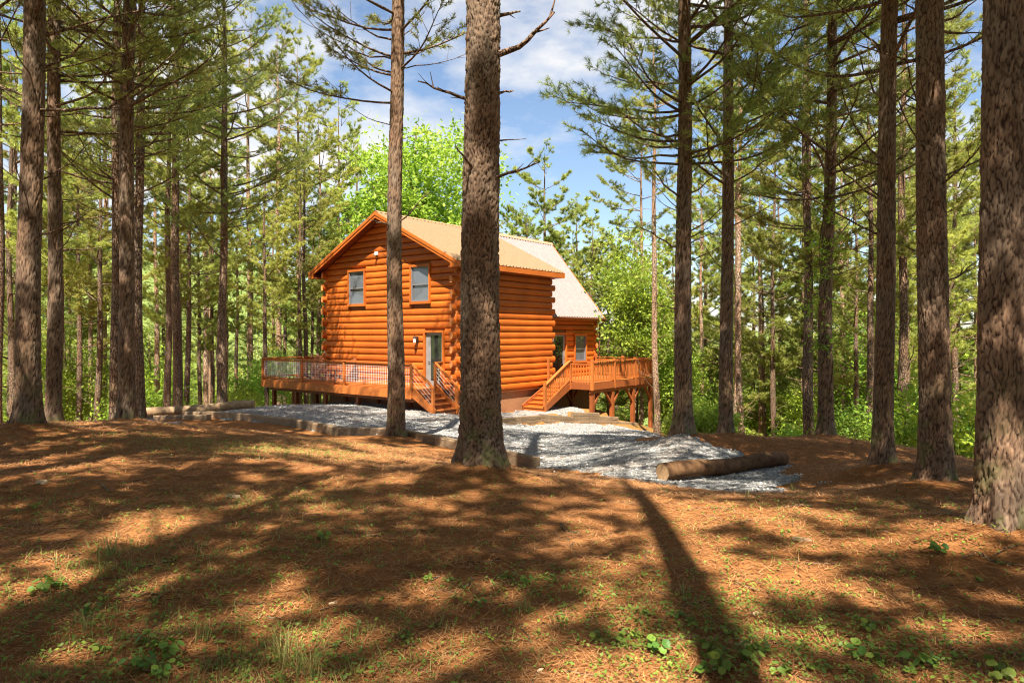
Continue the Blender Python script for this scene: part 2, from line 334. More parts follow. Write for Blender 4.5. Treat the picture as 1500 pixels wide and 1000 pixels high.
# main trees: (px-name, x, y, radius, lean x per m, height, extra)
HERO = [
 ('centre',   -.36, 8.05, .228, -.004, 25, 'thick rough-barked pine standing in front of the cabin corner, nearest the drive'),
 ('fork',    -2.77, 16.3, .20,  .010, 24, 'dark slim pine crossing the cabin gable between its two upper windows'),
 ('r0',       3.4, 4.75, .135, .0, 24, 'broad flaking pine trunk at the right edge, closest tree of all'),
 ('r1',       4.4, 7.1,  .140, .0, 25, 'straight dark pine trunk second from the right edge'),
 ('r2',       5.1, 9.4,  .120, .012, 23, 'sunlit pine trunk third from the right edge with a bright band at mid height'),
 ('l0',      -7.1, 10.0, .158, .012, 25, 'stout pine at the far left with a long bare limb reaching right'),
 ('a0',       3.5, 14.0, .175, .006, 20, 'dark many-branched pine just right of the rear deck'),
 ('a1',       4.7, 15.0, .145, .003, 20, 'slender dark pine beside the many-branched one, above the far end of the drive'),
 ('ivy',      6.9, 15.0, .15,  .004, 17, 'slightly crooked pine with leafy ivy climbing its trunk'),
 ('l1',      -9.4, 14.0, .14,  .008, 24, 'pine trunk second from the left, its foot lit by the sun'),
 ('l2',      -7.9, 14.0, .15,  .004, 24, 'mossy-footed dark pine standing before the end of the raised log'),
 ('l3',     -10.7, 18.4, .14,  .008, 24, 'pale grey pine trunk right behind the mossy-footed pine on the left'),
 ('l4',     -10.9, 20.0, .14,  .0, 24, 'reddish pine trunk just right of the mossy-footed pine, behind the raised log'),
 ('l5',     -10.7, 25.2, .17,  .0, 19, 'solitary pine behind the high end of the raised log, left of the deck'),
]
for h in HERO: MOUNDS.append((h[1], h[2], .13, .62))
HZ = {}

# ------------------------------------------------------------------ ground sheet
def axis(a, b, step, lim, g=1.13):
    c = list(np.arange(a, b+1e-6, step)); s = step; x = b
    while x < lim[1]: s *= g; x += s; c.append(x)
    s = step; x = a; lo = []
    while x > lim[0]: s *= g; x -= s; lo.append(x)
    return np.array(lo[::-1]+c)
gx = axis(-10, 9, .09, (-1500, 1500), 1.14); gy = axis(2.2, 14, .09, (-900, 2200), 1.06)
GX, GY = np.meshgrid(gx, gy); GZ = ground_z(GX, GY)
nx, ny = len(gx), len(gy)
ii = np.arange(ny-1)[:, None]*nx+np.arange(nx-1)[None]
gF = np.stack([ii, ii+1, ii+nx+1, ii+nx], -1).reshape(-1, 4)
mb = MB(); mb.add(np.stack([GX, GY, GZ], -1).reshape(-1, 3), f4=gF)
tag(mb.build('ground', M['ground'], None, True), kind='structure')

# ------------------------------------------------------------------ gravel drive
GP = np.array([(-10.9, 22.3), (-6.3, 19.9), (-2.9, 17.0), (-.9, 15.2), (.55, 13.6), (1.05, 12.4), (1.45, 11.3), (2.05, 10.2), (2.75, 9.1), (3.4, 8.95), (3.9, 9.3), (4.25, 10.5), (4.7, 12.2), (3.9, 13.2), (2.9, 14.6), (2.9, 17), (4.2, 20), (5.0, 24), (5.6, 28), (5.2, 30.5), (3.2, 29.3), (1.0, 27.1), (-.45, 25.7), (-1.2, 26.6), (-2.6, 27.2), (-9, 32), (-12.6, 27.5), (-12.2, 24)])
def inside(x, y, P):
    c = np.zeros(np.shape(x), bool); n = len(P)
    for i in range(n):
        (x0, y0), (x1, y1) = P[i], P[i-1]
        k = ((y0 > y) != (y1 > y)) & (x < (x1-x0)*(y-y0)/(y1-y0+1e-12)+x0); c ^= k
    return c
def wob(x, y): return .16*np.sin(x*4.1+1.3*np.sin(y*3.1))+.12*np.sin(y*5.3+2*np.sin(x*2.2)), .16*np.sin(y*3.7+1.7*np.sin(x*2.9))+.12*np.sin(x*6.1+y*2)
def sheet(name, P, step, lift, m):
    x = np.arange(P[:, 0].min()-.4, P[:, 0].max()+.4, step); y = np.arange(P[:, 1].min()-.4, P[:, 1].max()+.4, step)
    X, Y = np.meshgrid(x, y); a, b = wob(X, Y); ins = inside(X+a, Y+b, P)
    Z = ground_z(X, Y)+np.where(ins, lift, -.03); n = len(x)
    i = np.arange(len(y)-1)[:, None]*n+np.arange(n-1)[None]
    F = np.stack([i, i+1, i+n+1, i+n], -1).reshape(-1, 4); keep = ins.ravel()[F].any(1)
    F = F[keep]; u, inv = np.unique(F, return_inverse=True)
    mb = MB(); mb.add(np.stack([X, Y, Z], -1).reshape(-1, 3)[u], f4=inv.reshape(-1, 4))
    return tag(mb.build(name, m, None, True), kind='structure')
sheet('gravel_drive', GP, .14, .035, M['gravel'])
LP = np.array([H2W(*p) for p in ((.3, -.2), (2.1, -.1), (2.15, 6.4), (.3, 6.4))])
sheet('gravel_landing', LP, .14, .035, M['gravel'])
SP = np.array([(-11.8, 17.6), (-9.2, 16.6), (-8.6, 17.6), (-9.6, 19.5), (-11, 21.2), (-12.6, 21.5)])
sheet('gravel_path', SP, .14, .03, M['gravel'])
# loose stones on the gravel
def stones(P, n, dens=None):
    p = np.stack([rng.uniform(P[:, 0].min(), P[:, 0].max(), n), rng.uniform(P[:, 1].min(), P[:, 1].max(), n)], -1)
    a, b = wob(p[:, 0], p[:, 1]); p = p[inside(p[:, 0]+a*1.6, p[:, 1]+b*1.6, P)]
    if dens is not None: p = p[rng.random(len(p)) < dens(p)]
    return p
pts = np.concatenate([stones(GP, 60000, lambda p: np.clip((15/p[:, 1])**1.6, .12, 1)), stones(SP, 2500), stones(LP, 1500)])
oc = np.array([(1, 0, 0), (0, 1, 0), (-1, 0, 0), (0, -1, 0), (0, 0, 1), (0, 0, -1)], float)
of = np.array([(0, 1, 4), (1, 2, 4), (2, 3, 4), (3, 0, 4), (1, 0, 5), (2, 1, 5), (3, 2, 5), (0, 3, 5)])
k = len(pts); sz = rng.uniform(.010, .026, k)*(1+np.clip(pts[:, 1]-12, 0, 12)*.03)
V = oc[None]*sz[:, None, None]*rng.uniform(.6, 1.3, (k, 6, 1)); an = rng.uniform(0, 6.28, k); ca, sa = np.cos(an), np.sin(an)
V = np.stack([V[..., 0]*ca[:, None]-V[..., 1]*sa[:, None], V[..., 0]*sa[:, None]+V[..., 1]*ca[:, None], V[..., 2]*.7], -1)
V += np.stack([pts[:, 0], pts[:, 1], ground_z(pts[:, 0], pts[:, 1])+.035+sz*.25], -1)[:, None]
mb = MB(); mb.add(V.reshape(-1, 3), f3=(of[None]+np.arange(k)[:, None, None]*6).reshape(-1, 3), attr=np.repeat(rng.random(k), 6))
tag(mb.build('gravel_stones', M['stone']), 'loose grey and white gravel strewn over the drive', 'gravel', kind='stuff')

# ------------------------------------------------------------------ pines
def vnoise(u, v, seed, per):
    """value noise, periodic in u with an integer period"""
    g = np.random.default_rng(seed); v = v-v.min(); nv = int(v.max())+3; T = g.random((per, nv)); iu = np.floor(u).astype(int); iv = np.floor(v).astype(int); a = u-iu; b = v-iv
    a = a*a*(3-2*a); b = b*b*(3-2*b); q = lambda x, y: T[x % per, np.minimum(y, nv-1)]
    return (q(iu, iv)*(1-a)+q(iu+1, iv)*a)*(1-b)+(q(iu, iv+1)*(1-a)+q(iu+1, iv+1)*a)*b
def worley(u, v, seed, per):
    """F2-F1 and the cell's own random number, periodic in u with period per (integer cells)"""
    g = np.random.default_rng(seed); v = v-v.min(); iu = np.floor(u).astype(int); iv = np.floor(v).astype(int)
    nv = int(v.max())+4; J = g.random((per, nv, 3)); f1 = np.full(u.shape, 9.); f2 = np.full(u.shape, 9.); cid = np.zeros(u.shape)
    for a in (-1, 0, 1):
        for b in (-1, 0, 1):
            cu = iu+a; cv = np.clip(iv+b+1, 0, nv-1); j = J[cu % per, cv]
            d = np.hypot(cu+j[..., 0]-u, iv+b+j[..., 1]-v)
            cid = np.where(d < f1, j[..., 2], cid); f2 = np.where(d < f1, f1, np.minimum(f2, d)); f1 = np.minimum(f1, d)
    return f2-f1, cid
def trunk_axis(h, lean, seed, bend=.06):
    s = np.random.default_rng(seed); p = s.uniform(0, 6.28, 4); h = np.asarray(h, float); e = smooth(0, 3, h)
    x = lean*h+bend*e*(np.sin(h*.35+p[0])*.7+np.sin(h*.8+p[1])*.3-math.sin(p[0])*.7-math.sin(p[1])*.3)
    y = bend*e*(np.sin(h*.31+p[2])*.7+np.sin(h*.9+p[3])*.25-math.sin(p[2])*.7)
    return x, y
def trunk_r(h, r0, H): return r0*np.clip(1-.62*h/H-.38*(h/H)**3, .03, 1)
def make_trunk(mb, r0, H, lean, seed, near=0, bend=.06, segs=14, hmax=None):
    """near = ring spacing of the relief-barked lower length; 0 for a plain trunk"""
    s = np.random.default_rng(seed)
    if near: hh = np.concatenate([np.arange(-.25, hmax, near), np.linspace(hmax, H, 30)]); n = segs
    else: hh = np.concatenate([np.linspace(-.4, 1.2, 10), np.linspace(1.5, H, 26)]); n = segs
    hp = np.maximum(hh, 0); th = np.linspace(0, 2*np.pi, n, endpoint=False)
    ax, ay = trunk_axis(hp, lean, seed, bend); r = trunk_r(hp, r0, H)
    lob = 1+.0*th; ph = s.uniform(0, 6.28); nl = s.integers(4, 6)
    fl = np.exp(-hp/.24)[:, None]*(.36+.26*np.cos(nl*th+ph)[None]+.10*np.cos(2*th+ph*2)[None])+.04*np.exp(-hp/1.2)[:, None]
    ov = .03*np.cos(2*th[None]+hp[:, None]*.5)+.02*np.cos(3*th[None]-hp[:, None]*1.1+ph)
    Rr = r[:, None]*(1+fl+ov); at = np.ones_like(Rr)
    if near:
        per = max(8, 2*int(round(math.pi*r0/.033)))
        u0 = np.broadcast_to(th[None]/(2*np.pi)*per, Rr.shape); v0 = np.broadcast_to(hp[:, None]/.105, Rr.shape)
        u = u0+1.1*(vnoise(u0*.5, v0*1.3, seed+5, per//2)-.5)+.35*(vnoise(u0*2, v0*4, seed+6, per*2)-.5)
        v = v0+1.0*(vnoise(u0, v0, seed+7, per)-.5)+.25*(vnoise(u0*3, v0*6, seed+8, per*3)-.5)
        w1, c1 = worley(u, v, seed, per); w2, c2 = worley(u*2, v*1.6, seed+1, per*2)
        pl = smooth(.02, .20, w1); p2 = smooth(.02, .22, w2); fib = vnoise(u0*4, v0*2.2, seed+9, per*4); fine = vnoise(u0*3, v0*9, seed+10, per*3)
        Rr = Rr+(pl*(.009+.012*c1)+p2*c2*.006+(fib-.5)*.008+(fine-.5)*.005-.014)*np.clip(r0/.18, .7, 1.25)
        at = np.clip(pl*(.45+.3*c1+.25*p2)+(fib-.5)*.25, 0, 1)
    V = np.stack([ax[:, None]+Rr*np.cos(th), ay[:, None]+Rr*np.sin(th), np.broadcast_to(hh[:, None], Rr.shape)], -1)
    i = np.arange(len(hh)-1)[:, None]*n; j = np.arange(n)[None]; jn = (j+1) % n
    mb.add(V.reshape(-1, 3), f4=np.stack([i+j, i+jn, i+n+jn, i+n+j], -1).reshape(-1, 4), attr=at.ravel())
def needles(mb, P, D, s, n=16, ln=(.10, .17), w=.006, mi=0, spread=(.25, 1.25)):
    """tufts of needles at points P heading along D"""
    k = len(P)
    if not k: return
    D = nz(D); a = s.normal(size=(k, n, 3)); a -= (a*D[:, None]).sum(-1, keepdims=True)*D[:, None]; a = nz(a)
    al = s.uniform(*spread, (k, n, 1)); d = D[:, None]*np.cos(al)+a*np.sin(al)
    le = s.uniform(*ln, (k, n, 1)); b = P[:, None]+D[:, None]*s.uniform(-.07, .02, (k, n, 1))
    tip = b+d*le; tip[..., 2] -= .12*le[..., 0]
    sd = nz(np.cross(d, s.normal(size=(k, n, 3))))*w
    V = np.stack([b-sd, b+sd, tip], 2).reshape(-1, 3)
    t = np.repeat(np.clip(s.random(k)[:, None]*.6+s.random((k, n))*.45, 0, 1).ravel(), 3)
    mb.add(V, f3=np.arange(len(V)).reshape(-1, 3), attr=t, mi=mi)
def branch_path(s, root, azm, el, L, n=8, droop=.25, up=.25, wig=.05):
    t = np.linspace(0, 1, n); d = np.array([math.cos(azm), math.sin(azm)])
    rad = L*t*math.cos(el); z = L*t*math.sin(el)-droop*L*np.sin(t*np.pi*.6)*.5+up*L*t**2.5*.6
    sw = wig*L*(np.sin(t*5+s.uniform(0, 6))-np.sin(s.uniform(0, 6)))*t
    return np.stack([root[0]+d[0]*rad-d[1]*sw, root[1]+d[1]*rad+d[0]*sw, root[2]+z+wig*.4*L*np.sin(t*7+s.uniform(0, 6))*t], -1)
def live_branch(s, path, r, wood, leaf, dens=1.0, tn=16, w=.006, ln=(.10, .17), start=.35, sides=5, mi_l=0, twn=9):
    n = len(path); wood.tube(path, r*np.linspace(1, .22, n), sides)
    L = np.linalg.norm(path[-1]-path[0]); P = []; D = []
    k = max(3, int(twn*L/2.4))
    for q in range(k):
        t = start+(1-start)*(q+s.random()*.8)/k; t = min(t, .98); i = t*(n-1); i0 = min(int(i), n-2); p = path[i0]+(path[i0+1]-path[i0])*(i-i0)
        f = nz(path[i0+1]-path[i0]); side = nz(np.cross(f, (0, 0, 1)))*(1 if q % 2 else -1)
        d = nz(f*s.uniform(.5, 1.0)+side*s.uniform(.5, 1.0)+np.array([0, 0, s.uniform(-.05, .45)]))
        l = L*s.uniform(.14, .30)*(1.15-.5*t)+.12; m = 4; tw = p+d*(np.linspace(0, 1, m)[:, None]*l)+np.array([0, 0, 1.])*(np.linspace(0, 1, m)[:, None]**2)*l*s.uniform(-.05, .2)
        wood.tube(tw, r*.28*np.linspace(1, .4, m), 3, cap=False)
        c = max(2, int(l/.11*dens))
        for e in range(c):
            tt = 1-.75*e/c*s.uniform(.7, 1.1); pp = p+d*l*tt; P.append(pp+s.normal(size=3)*.03); D.append(nz(d+s.normal(size=3)*.35+np.array([0, 0, .25])))
        if l > .35:      # a few side shoots
            for e in range(int(3*dens)):
                sd = nz(np.cross(d, (0, 0, 1)))*s.choice([-1, 1]); pp = p+d*l*s.uniform(.3, .9); dd = nz(d*.6+sd*.8+np.array([0, 0, s.uniform(0, .5)])); l2 = l*s.uniform(.2, .45)
                wood.tube(np.array([pp, pp+dd*l2]), r*.15, 3, cap=False)
                for g in (.55, 1.0): P.append(pp+dd*l2*g); D.append(nz(dd+s.normal(size=3)*.25+np.array([0, 0, .2])))
    for e in range(3): P.append(path[-1]-nz(path[-1]-path[-2])*.1*e); D.append(nz(path[-1]-path[-2]+np.array([0, 0, .2])))
    needles(leaf, np.array(P), np.array(D), s, tn, ln, w, mi_l)
def dead_branch(s, path, r, wood, twigs=4):
    n = len(path); wood.tube(path, r*np.linspace(1, .25, n), 6)
    L = np.linalg.norm(path[-1]-path[0])
    for q in range(twigs):
        t = s.uniform(.3, .95); i = t*(n-1); i0 = min(int(i), n-2); p = path[i0]+(path[i0+1]-path[i0])*(i-i0); f = nz(path[i0+1]-path[i0])
        d = nz(f+nz(s.normal(size=3))*.8+np.array([0, 0, .25])); l = L*s.uniform(.08, .28); m = np.linspace(0, 1, 4)[:, None]
        wood.tube(p+d*m*l+np.array([0, 0, 1.])*m**2*l*s.uniform(-.15, .25), r*.3*np.linspace(1, .35, 4), 4, cap=False)
def crown_len(f): return np.interp(f, [0, .25, .6, .9, 1], [.75, 1, .75, .34, .1])

# --- the individually built trees
def at_px(px, py, d): return np.array([(px-750)/1000*d, d, (490-py)/1000*d+EYE])
STUB = {   # limbs that show in detail: (pixel start, pixel end, thickness, depth change, sag)
 'centre': [((720, 88), (812, 18), .038, -.3, .10), ((718, 30), (762, 17), .03, .2, 0), ((680, 145), (612, 119), .022, -.2, .03), ((730, 138), (752, 133), .024, .2, 0), ((728, 262), (791, 237), .020, -.4, .02), ((694, 262), (668, 216), .022, -.5, -.02), ((730, 204), (771, 203), .010, .2, 0)],
 'fork': [((590, 330), (630, 280), .030, -.3, .05), ((576, 62), (470, -10), .034, .6, .2), ((576, 88), (430, 8), .030, .9, .35), ((572, 332), (530, 318), .03, -.7, -.02), ((596, 60), (632, 0), .02, .2, .1), ((594, 96), (690, 76), .022, 1.0, .12), ((592, 395), (596, 380), .02, -.2, 0), ((574, 384), (562, 372), .02, -.3, 0)],
 'l0': [((66, 160), (275, 62), .034, -1.2, .35), ((66, 106), (190, -12), .03, .3, .2), ((60, 55), (260, 10), .028, .6, -.05), ((40, 160), (-30, 110), .02, 0, .1), ((30, 105), (-20, 60), .02, 0, .1), ((66, 350), (112, 325), .026, -.4, 0), ((66, 270), (140, 200), .02, .6, .1)],
 'l2': [((202, 145), (278, 40), .028, -.6, .25), ((202, 228), (280, 130), .026, -.5, .25), ((178, 225), (90, 150), .016, .6, .2), ((180, 260), (95, 195), .015, -.4, .15), ((202, 165), (252, 152), .02, -.2, 0)],
 'a0': [((988, 365), (928, 325), .026, -.4, .02), ((1010, 358), (1046, 340), .022, -.3, 0), ((988, 452), (950, 443), .022, -.5, 0), ((988, 225), (860, 220), .03, .4, .1), ((988, 295), (945, 232), .028, -.6, .05), ((1012, 285), (1058, 248), .026, .3, .05), ((988, 195), (900, 160), .03, -.9, .2), ((990, 120), (880, 108), .028, .8, .1), ((1012, 155), (1160, 8), .028, .6, .35), ((1012, 235), (1120, 130), .026, -.4, .3), ((988, 160), (810, 140), .03, .8, .15), ((988, 60), (860, 35), .03, -.5, .1)],
 'a1': [((1070, 268), (1170, 188), .022, -.3, .15), ((1070, 178), (1190, 20), .022, .5, .4), ((1058, 262), (1008, 230), .02, -.4, .05), ((1072, 305), (1105, 298), .014, -.2, 0)],
 'r1': [((1346, 22), (1310, -6), .02, .2, 0), ((1394, 34), (1450, -16), .02, .1, .05), ((1392, 40), (1445, 50), .022, -.2, 0), ((1392, 412), (1436, 378), .018, .3, .06), ((1346, 165), (1322, 150), .02, .3, 0), ((1346, 375), (1324, 360), .018, .2, 0)],
 'r2': [((1282, 345), (1250, 285), .018, -.2, .06), ((1284, 290), (1178, 165), .022, .5, .25), ((1286, 240), (1200, 60), .02, -.5, .25), ((1288, 148), (1235, 20), .02, .4, .2), ((1304, 240), (1350, 200), .016, .4, .05), ((1306, 120), (1345, 80), .018, .2, .05), ((1286, 78), (1210, -20), .022, .1, .12)],
 'r0': [((1490, 100), (1530, 60), .012, -.2, 0), ((1490, 310), (1525, 290), .012, -.2, 0)],
 'ivy': [((1222, 330), (1275, 288), .018, .2, .1), ((1220, 372), (1280, 330), .016, -.3, .1), ((1208, 290), (1150, 220), .016, .2, .1), ((1222, 395), (1268, 370), .014, .3, .05)],
 'l5': [((334, 330), (402, 272), .03, -.5, .25), ((320, 315), (262, 265), .025, .4, .2), ((318, 345), (268, 300), .022, .2, .15), ((333, 205), (352, 150), .05, -.2, .1)],
}
def hero(i, key, x, y, r0, lean, H, label):
    s = np.random.default_rng(100+i); z = gz(x, y)-.03
    t = empty('pine_tree', (x, y, z), 0, label, 'tree', 'pines standing round the cabin clearing')
    d = y; hi = d < 17; mb = MB()
    top = min(H, (d*.5+EYE-z)*1.08+.5)
    if hi: make_trunk(mb, r0, H, lean, 300+i, near=.020 if d < 9 else .04 if d < 12 else .06, segs=112 if d < 9 else 72 if d < 12 else 48, hmax=top, bend=.05 if key != 'ivy' else .16)
    else: make_trunk(mb, r0, H, lean, 300+i, segs=20, bend=.06)
    mb.build('trunk', M['bark_near'] if hi else M['bark'], t, True)
    leaf = MB()
    for (p, q, th, dd, sag) in STUB.get(key, []):
        a = at_px(*p, y)-np.array([x, y, z]); b = at_px(*q, y+dd)-np.array([x, y, z])
        ax, ay = trunk_axis(a[2], lean, 300+i, .05); root = np.array([float(ax), float(ay), a[2]-.03])
        th = th*1.55 if key == 'centre' else th; n = 9; tt = np.linspace(0, 1, n)[:, None]; path = root+(b-root)*tt; path[:, 2] -= sag*np.sin(tt[:, 0]*np.pi)*1.0
        L_ = np.linalg.norm(b-root); path[1:-1] += s.normal(size=(n-2, 3))*.012*min(L_, 2)
        w = MB()
        far_limb = key in ('a0', 'fork', 'a1', 'l0', 'l2', 'r2') and L_ > 1.25
        if far_limb and (key in ('a0',) or (key == 'a1' and L_ > 1.5)): live_branch(s, path, th, w, leaf, 1.0, 20, .0045, (.10, .16), .35, twn=12)
        else: dead_branch(s, path, th*.8, w, 2 if L_ < .7 else 5)
        w.build('branch', M['bark'], t, True)
    # whorls: bare below, needled above
    base_dead = {'centre': 7.2, 'fork': 7.0, 'r0': 6.0}.get(key, max(3.0, d*.16+1.2)); base_live = {'centre': 7.6, 'fork': 8.0, 'r0': 6, 'r1': 6.5}.get(key, 5.6 if x < 0 else 5.2)
    h = base_dead
    while h < H-.3:
        f = (h-base_live)/(H-base_live); live = f > 0
        for q in range(s.integers(2, 4) if live else s.integers(1, 3)):
            azm = s.uniform(0, 6.28); hh = h+s.uniform(-.15, .15); ax, ay = trunk_axis(hh, lean, 300+i, .05); root = np.array([float(ax), float(ay), hh])
            w = MB()
            if live:
                Lb = 3.4*crown_len(f)*s.uniform(.75, 1.15); el = R(s.uniform(8, 30)+f*22)
                live_branch(s, branch_path(s, root, azm, el, Lb, 8, .22, .25), .030*crown_len(f)+.008, w, leaf, .8, 11, .0085)
            else:
                Lb = s.uniform(.5, 2.2); el = R(s.uniform(10, 45))
                dead_branch(s, branch_path(s, root, azm, el, Lb, 7, .1, .15), s.uniform(.010, .018), w, 3)
            w.build('branch', M['bark'], t, True)
        h += s.uniform(.42, .62)
    leaf.build('crown', M['needle'], t)
    return t
hero_obj = {}
for i, h in enumerate(HERO): hero_obj[h[0]] = hero(i, *h)

# --- pine kinds for the wood around: trunk + crown, copied
def pine_kind(seed, H, r0, base, length, leafmat, dens=.8, tn=14, w=.009, dead=True, pale=False):
    s = np.random.default_rng(seed); t = empty('pine_tree', (0, 0, 0)); mb = MB(); make_trunk(mb, r0, H, s.uniform(-.01, .01), seed, segs=12, bend=.08)
    if dead:
        h = 2.2
        while h < base:
            for q in range(s.integers(1, 3)):
                dead_branch(s, branch_path(s, np.array([0, 0, h]), s.uniform(0, 6.28), R(s.uniform(5, 45)), s.uniform(.4, 1.8), 6, .1, .15), s.uniform(.008, .016), mb, 2)
            h += s.uniform(.4, .8)
    crown = MB(); h = base
    while h < H-.15:
        f = (h-base)/(H-base)
        for q in range(s.integers(2, 4)):
            Lb = length*crown_len(f)*s.uniform(.7, 1.15)
            live_branch(s, branch_path(s, np.array([0, 0, h+s.uniform(-.2, .2)]), s.uniform(0, 6.28), R(s.uniform(5, 30)+f*25), Lb, 6, .22, .25), .026*crown_len(f)+.006, mb, crown, dens*1.5, tn+4, w*1.15, (.12, .20), .38, 4, twn=9)
        h += s.uniform(.75, 1.05)
    mb.build('trunk', M['bark_pale_sunlit' if pale else 'bark'], t, True); crown.build('crown', leafmat, t)
    return t
PK = [pine_kind(501, 19, .16, 7.0, 3.0, M['needle_far']), pine_kind(502, 21, .17, 9.0, 3.2, M['needle_far']), pine_kind(503, 17, .14, 6.0, 2.7, M['needle_far']),
      pine_kind(504, 14, .12, 2.2, 2.9, M['needle_far'], dead=False), pine_kind(505, 22, .16, 12.5, 3.0, M['needle_far'], pale=True)]  # last kind has its bark lightened to look sunlit
PK.append(pine_kind(506, 16, .16, 3.0, 3.7, M['needle_far'], .9, 14, .010, dead=False))
used = set()
def put(kind, x, y, sc=1, rz=None, label=None, group=None, name=None, cat='tree', sink=.05, z=None):
    proto = kind
    o = proto if id(proto) not in used else copy_tree(proto)
    used.add(id(proto))
    o.location = (x, y, (gz(x, y) if z is None else z)-sink); o.rotation_euler = (0, 0, rng.uniform(0, 6.28) if rz is None else rz); o.scale = (sc,)*3
    tag(o, label, cat, group)
    return o
# single pines one can pick out between the main trunks
SINGLE = [(-16.0, 24, 2, .9, 'slim mottled pine trunk between the two leftmost big trunks and the mossy one'), (-13.4, 26.5, 0, .85, 'thin dark pine left of the bright trunk behind the raised log'),
 (-12.0, 24.5, 1, .95, 'bright sunlit pine trunk rising behind the middle of the raised log'), (-14.3, 30, 2, .9, 'thin pine between the bright trunk and the twin stems behind the raised log'),
 (-16.4, 36, 2, .85, 'left stem of the twin thin pines behind the raised log'), (-16.3, 37, 0, .8, 'right stem of the twin thin pines behind the raised log'), (-12.4, 34.5, 2, .85, 'slim pine rising behind the left corner post of the front deck'),
 (-12.2, 39, 0, .85, 'left one of the two close pines behind the front deck'), (-11.9, 39.6, 1, .9, 'right one of the two close pines behind the front deck'), (-12.2, 42, 2, .9, 'third pine close to the cabin\'s left wall'),
 (-14.2, 18.8, 1, .9, 'pine trunk cut by the left edge of the picture'), (-11.6, 42, 0, .8, 'pale pine seen against the sky just left of the cabin eave'),
 (5.75, 27, 4, .8, 'pale sunlit bare pine trunk right beside the rear deck corner'), (9.1, 27, 4, .85, 'tall pale sunlit pine trunk beside the slender dark pine'), (8.75, 28.5, 4, .75, 'pale sunlit trunk showing as a sliver behind the slender dark pine'),
 (8.7, 20, 1, .85, 'grey sunlit pine just left of the ivy-clad pine'), (8.95, 20.7, 2, .8, 'second thin stem touching the grey pine left of the ivy'), (12.5, 24, 1, .8, 'grey pine half hidden behind the sunlit trunk third from the right'),
 (10.8, 19, 0, .85, 'dark thin pine right of the sunlit trunk third from the right edge'), (14.6, 25, 2, .85, 'thinner pine left of the dark trunk second from the right edge'), (16.2, 25.2, 2, .7, 'thin pale pine between the two rightmost big trunks')]
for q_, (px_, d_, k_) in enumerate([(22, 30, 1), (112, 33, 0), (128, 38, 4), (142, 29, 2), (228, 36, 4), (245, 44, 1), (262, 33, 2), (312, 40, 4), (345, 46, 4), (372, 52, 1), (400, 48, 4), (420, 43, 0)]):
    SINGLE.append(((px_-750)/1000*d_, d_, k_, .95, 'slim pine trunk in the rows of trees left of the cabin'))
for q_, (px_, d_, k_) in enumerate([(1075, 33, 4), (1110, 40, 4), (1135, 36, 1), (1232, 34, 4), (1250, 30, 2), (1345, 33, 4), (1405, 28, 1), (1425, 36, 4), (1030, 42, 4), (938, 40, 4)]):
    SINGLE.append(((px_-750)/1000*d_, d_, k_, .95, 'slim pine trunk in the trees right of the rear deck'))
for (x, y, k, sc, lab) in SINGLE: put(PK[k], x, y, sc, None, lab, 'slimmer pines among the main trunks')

# --- broad-leaved kinds
def leaf_cloud(mb, cen, s, n, rad, size, flat=.75):
    """n leaves round each centre"""
    k = len(cen); p = cen[:, None]+s.normal(size=(k, n, 3))*np.asarray(rad).reshape(-1, 1, 1)*np.array([1, 1, flat])
    nrm = nz(s.normal(size=(k, n, 3))*.75+np.array([0, 0, .7])); a = nz(np.cross(nrm, s.normal(size=(k, n, 3)))); b = np.cross(nrm, a)
    z = s.uniform(.6, 1.2, (k, n, 1))*size
    V = np.stack([p-a*z, p+b*z*.45+nrm*z*.1, p+a*z, p-b*z*.45+nrm*z*.1], 2).reshape(-1, 3)
    t = np.repeat(np.clip(s.random(k)[:, None]*.55+s.random((k, n))*.5, 0, 1).ravel(), 4)
    mb.add(V, f4=np.arange(len(V)).reshape(-1, 4), attr=t)
def broad_kind(seed, H, r0, base, wid, nc, nl, size, name='broadleaf_tree'):
    s = np.random.default_rng(seed); t = empty(name, (0, 0, 0)); mb = MB(); tt = np.linspace(0, 1, 9)
    sway = np.stack([.12*np.sin(tt*4+seed), .12*np.cos(tt*3+seed), tt*H*.92-.2], -1); mb.tube(sway, r0*np.linspace(1.1, .15, 9), 8)
    cen = []
    lobes = [(nz(s.normal(size=3))*np.array([.55, .55, .5])*s.uniform(.4, 1.), s.uniform(.38, .6)) for _ in range(11)]
    for q in range(nc):
        c, rr = lobes[s.integers(len(lobes))]; d = nz(s.normal(size=3)); v = c+d*rr*s.uniform(.55, 1.0)
        cen.append((v[0]*wid, v[1]*wid, (base+H)/2+v[2]*(H-base)/1.9))
    cen = np.array(cen); cen[:, 2] = np.clip(cen[:, 2], base*.8, H)
    for q in range(0, nc, max(1, nc//30)):
        e = cen[q]; hz = max(base*.6, e[2]-np.hypot(e[0], e[1])*s.uniform(.5, 1.0)); i = np.clip(hz/(H*.92), 0, 1)*8; i0 = min(int(i), 7); p = sway[i0]+(sway[i0+1]-sway[i0])*(i-i0)
        m = np.linspace(0, 1, 6)[:, None]; path = p+(e-p)*m; path[:, 2] += np.sin(m[:, 0]*np.pi)*.08*np.linalg.norm(e-p); mb.tube(path, r0*.32*np.linspace(1, .2, 6), 5)
    cr = MB(); leaf_cloud(cr, cen, s, nl, s.uniform(.18, .42, nc)*(wid/2.4)**.4, size)
    mb.build('trunk', M['bark_pale_sunlit'], t, True); cr.build('crown', M['leaf'], t)
    return t
BK = [broad_kind(601, 17, .20, 4.0, 4.6, 620, 40, .135), broad_kind(602, 12, .12, 2.2, 3.2, 330, 32, .115), broad_kind(603, 8, .07, 1.0, 2.3, 230, 30, .10), broad_kind(604, 6, .05, .8, 1.8, 170, 28, .09, 'sapling')]
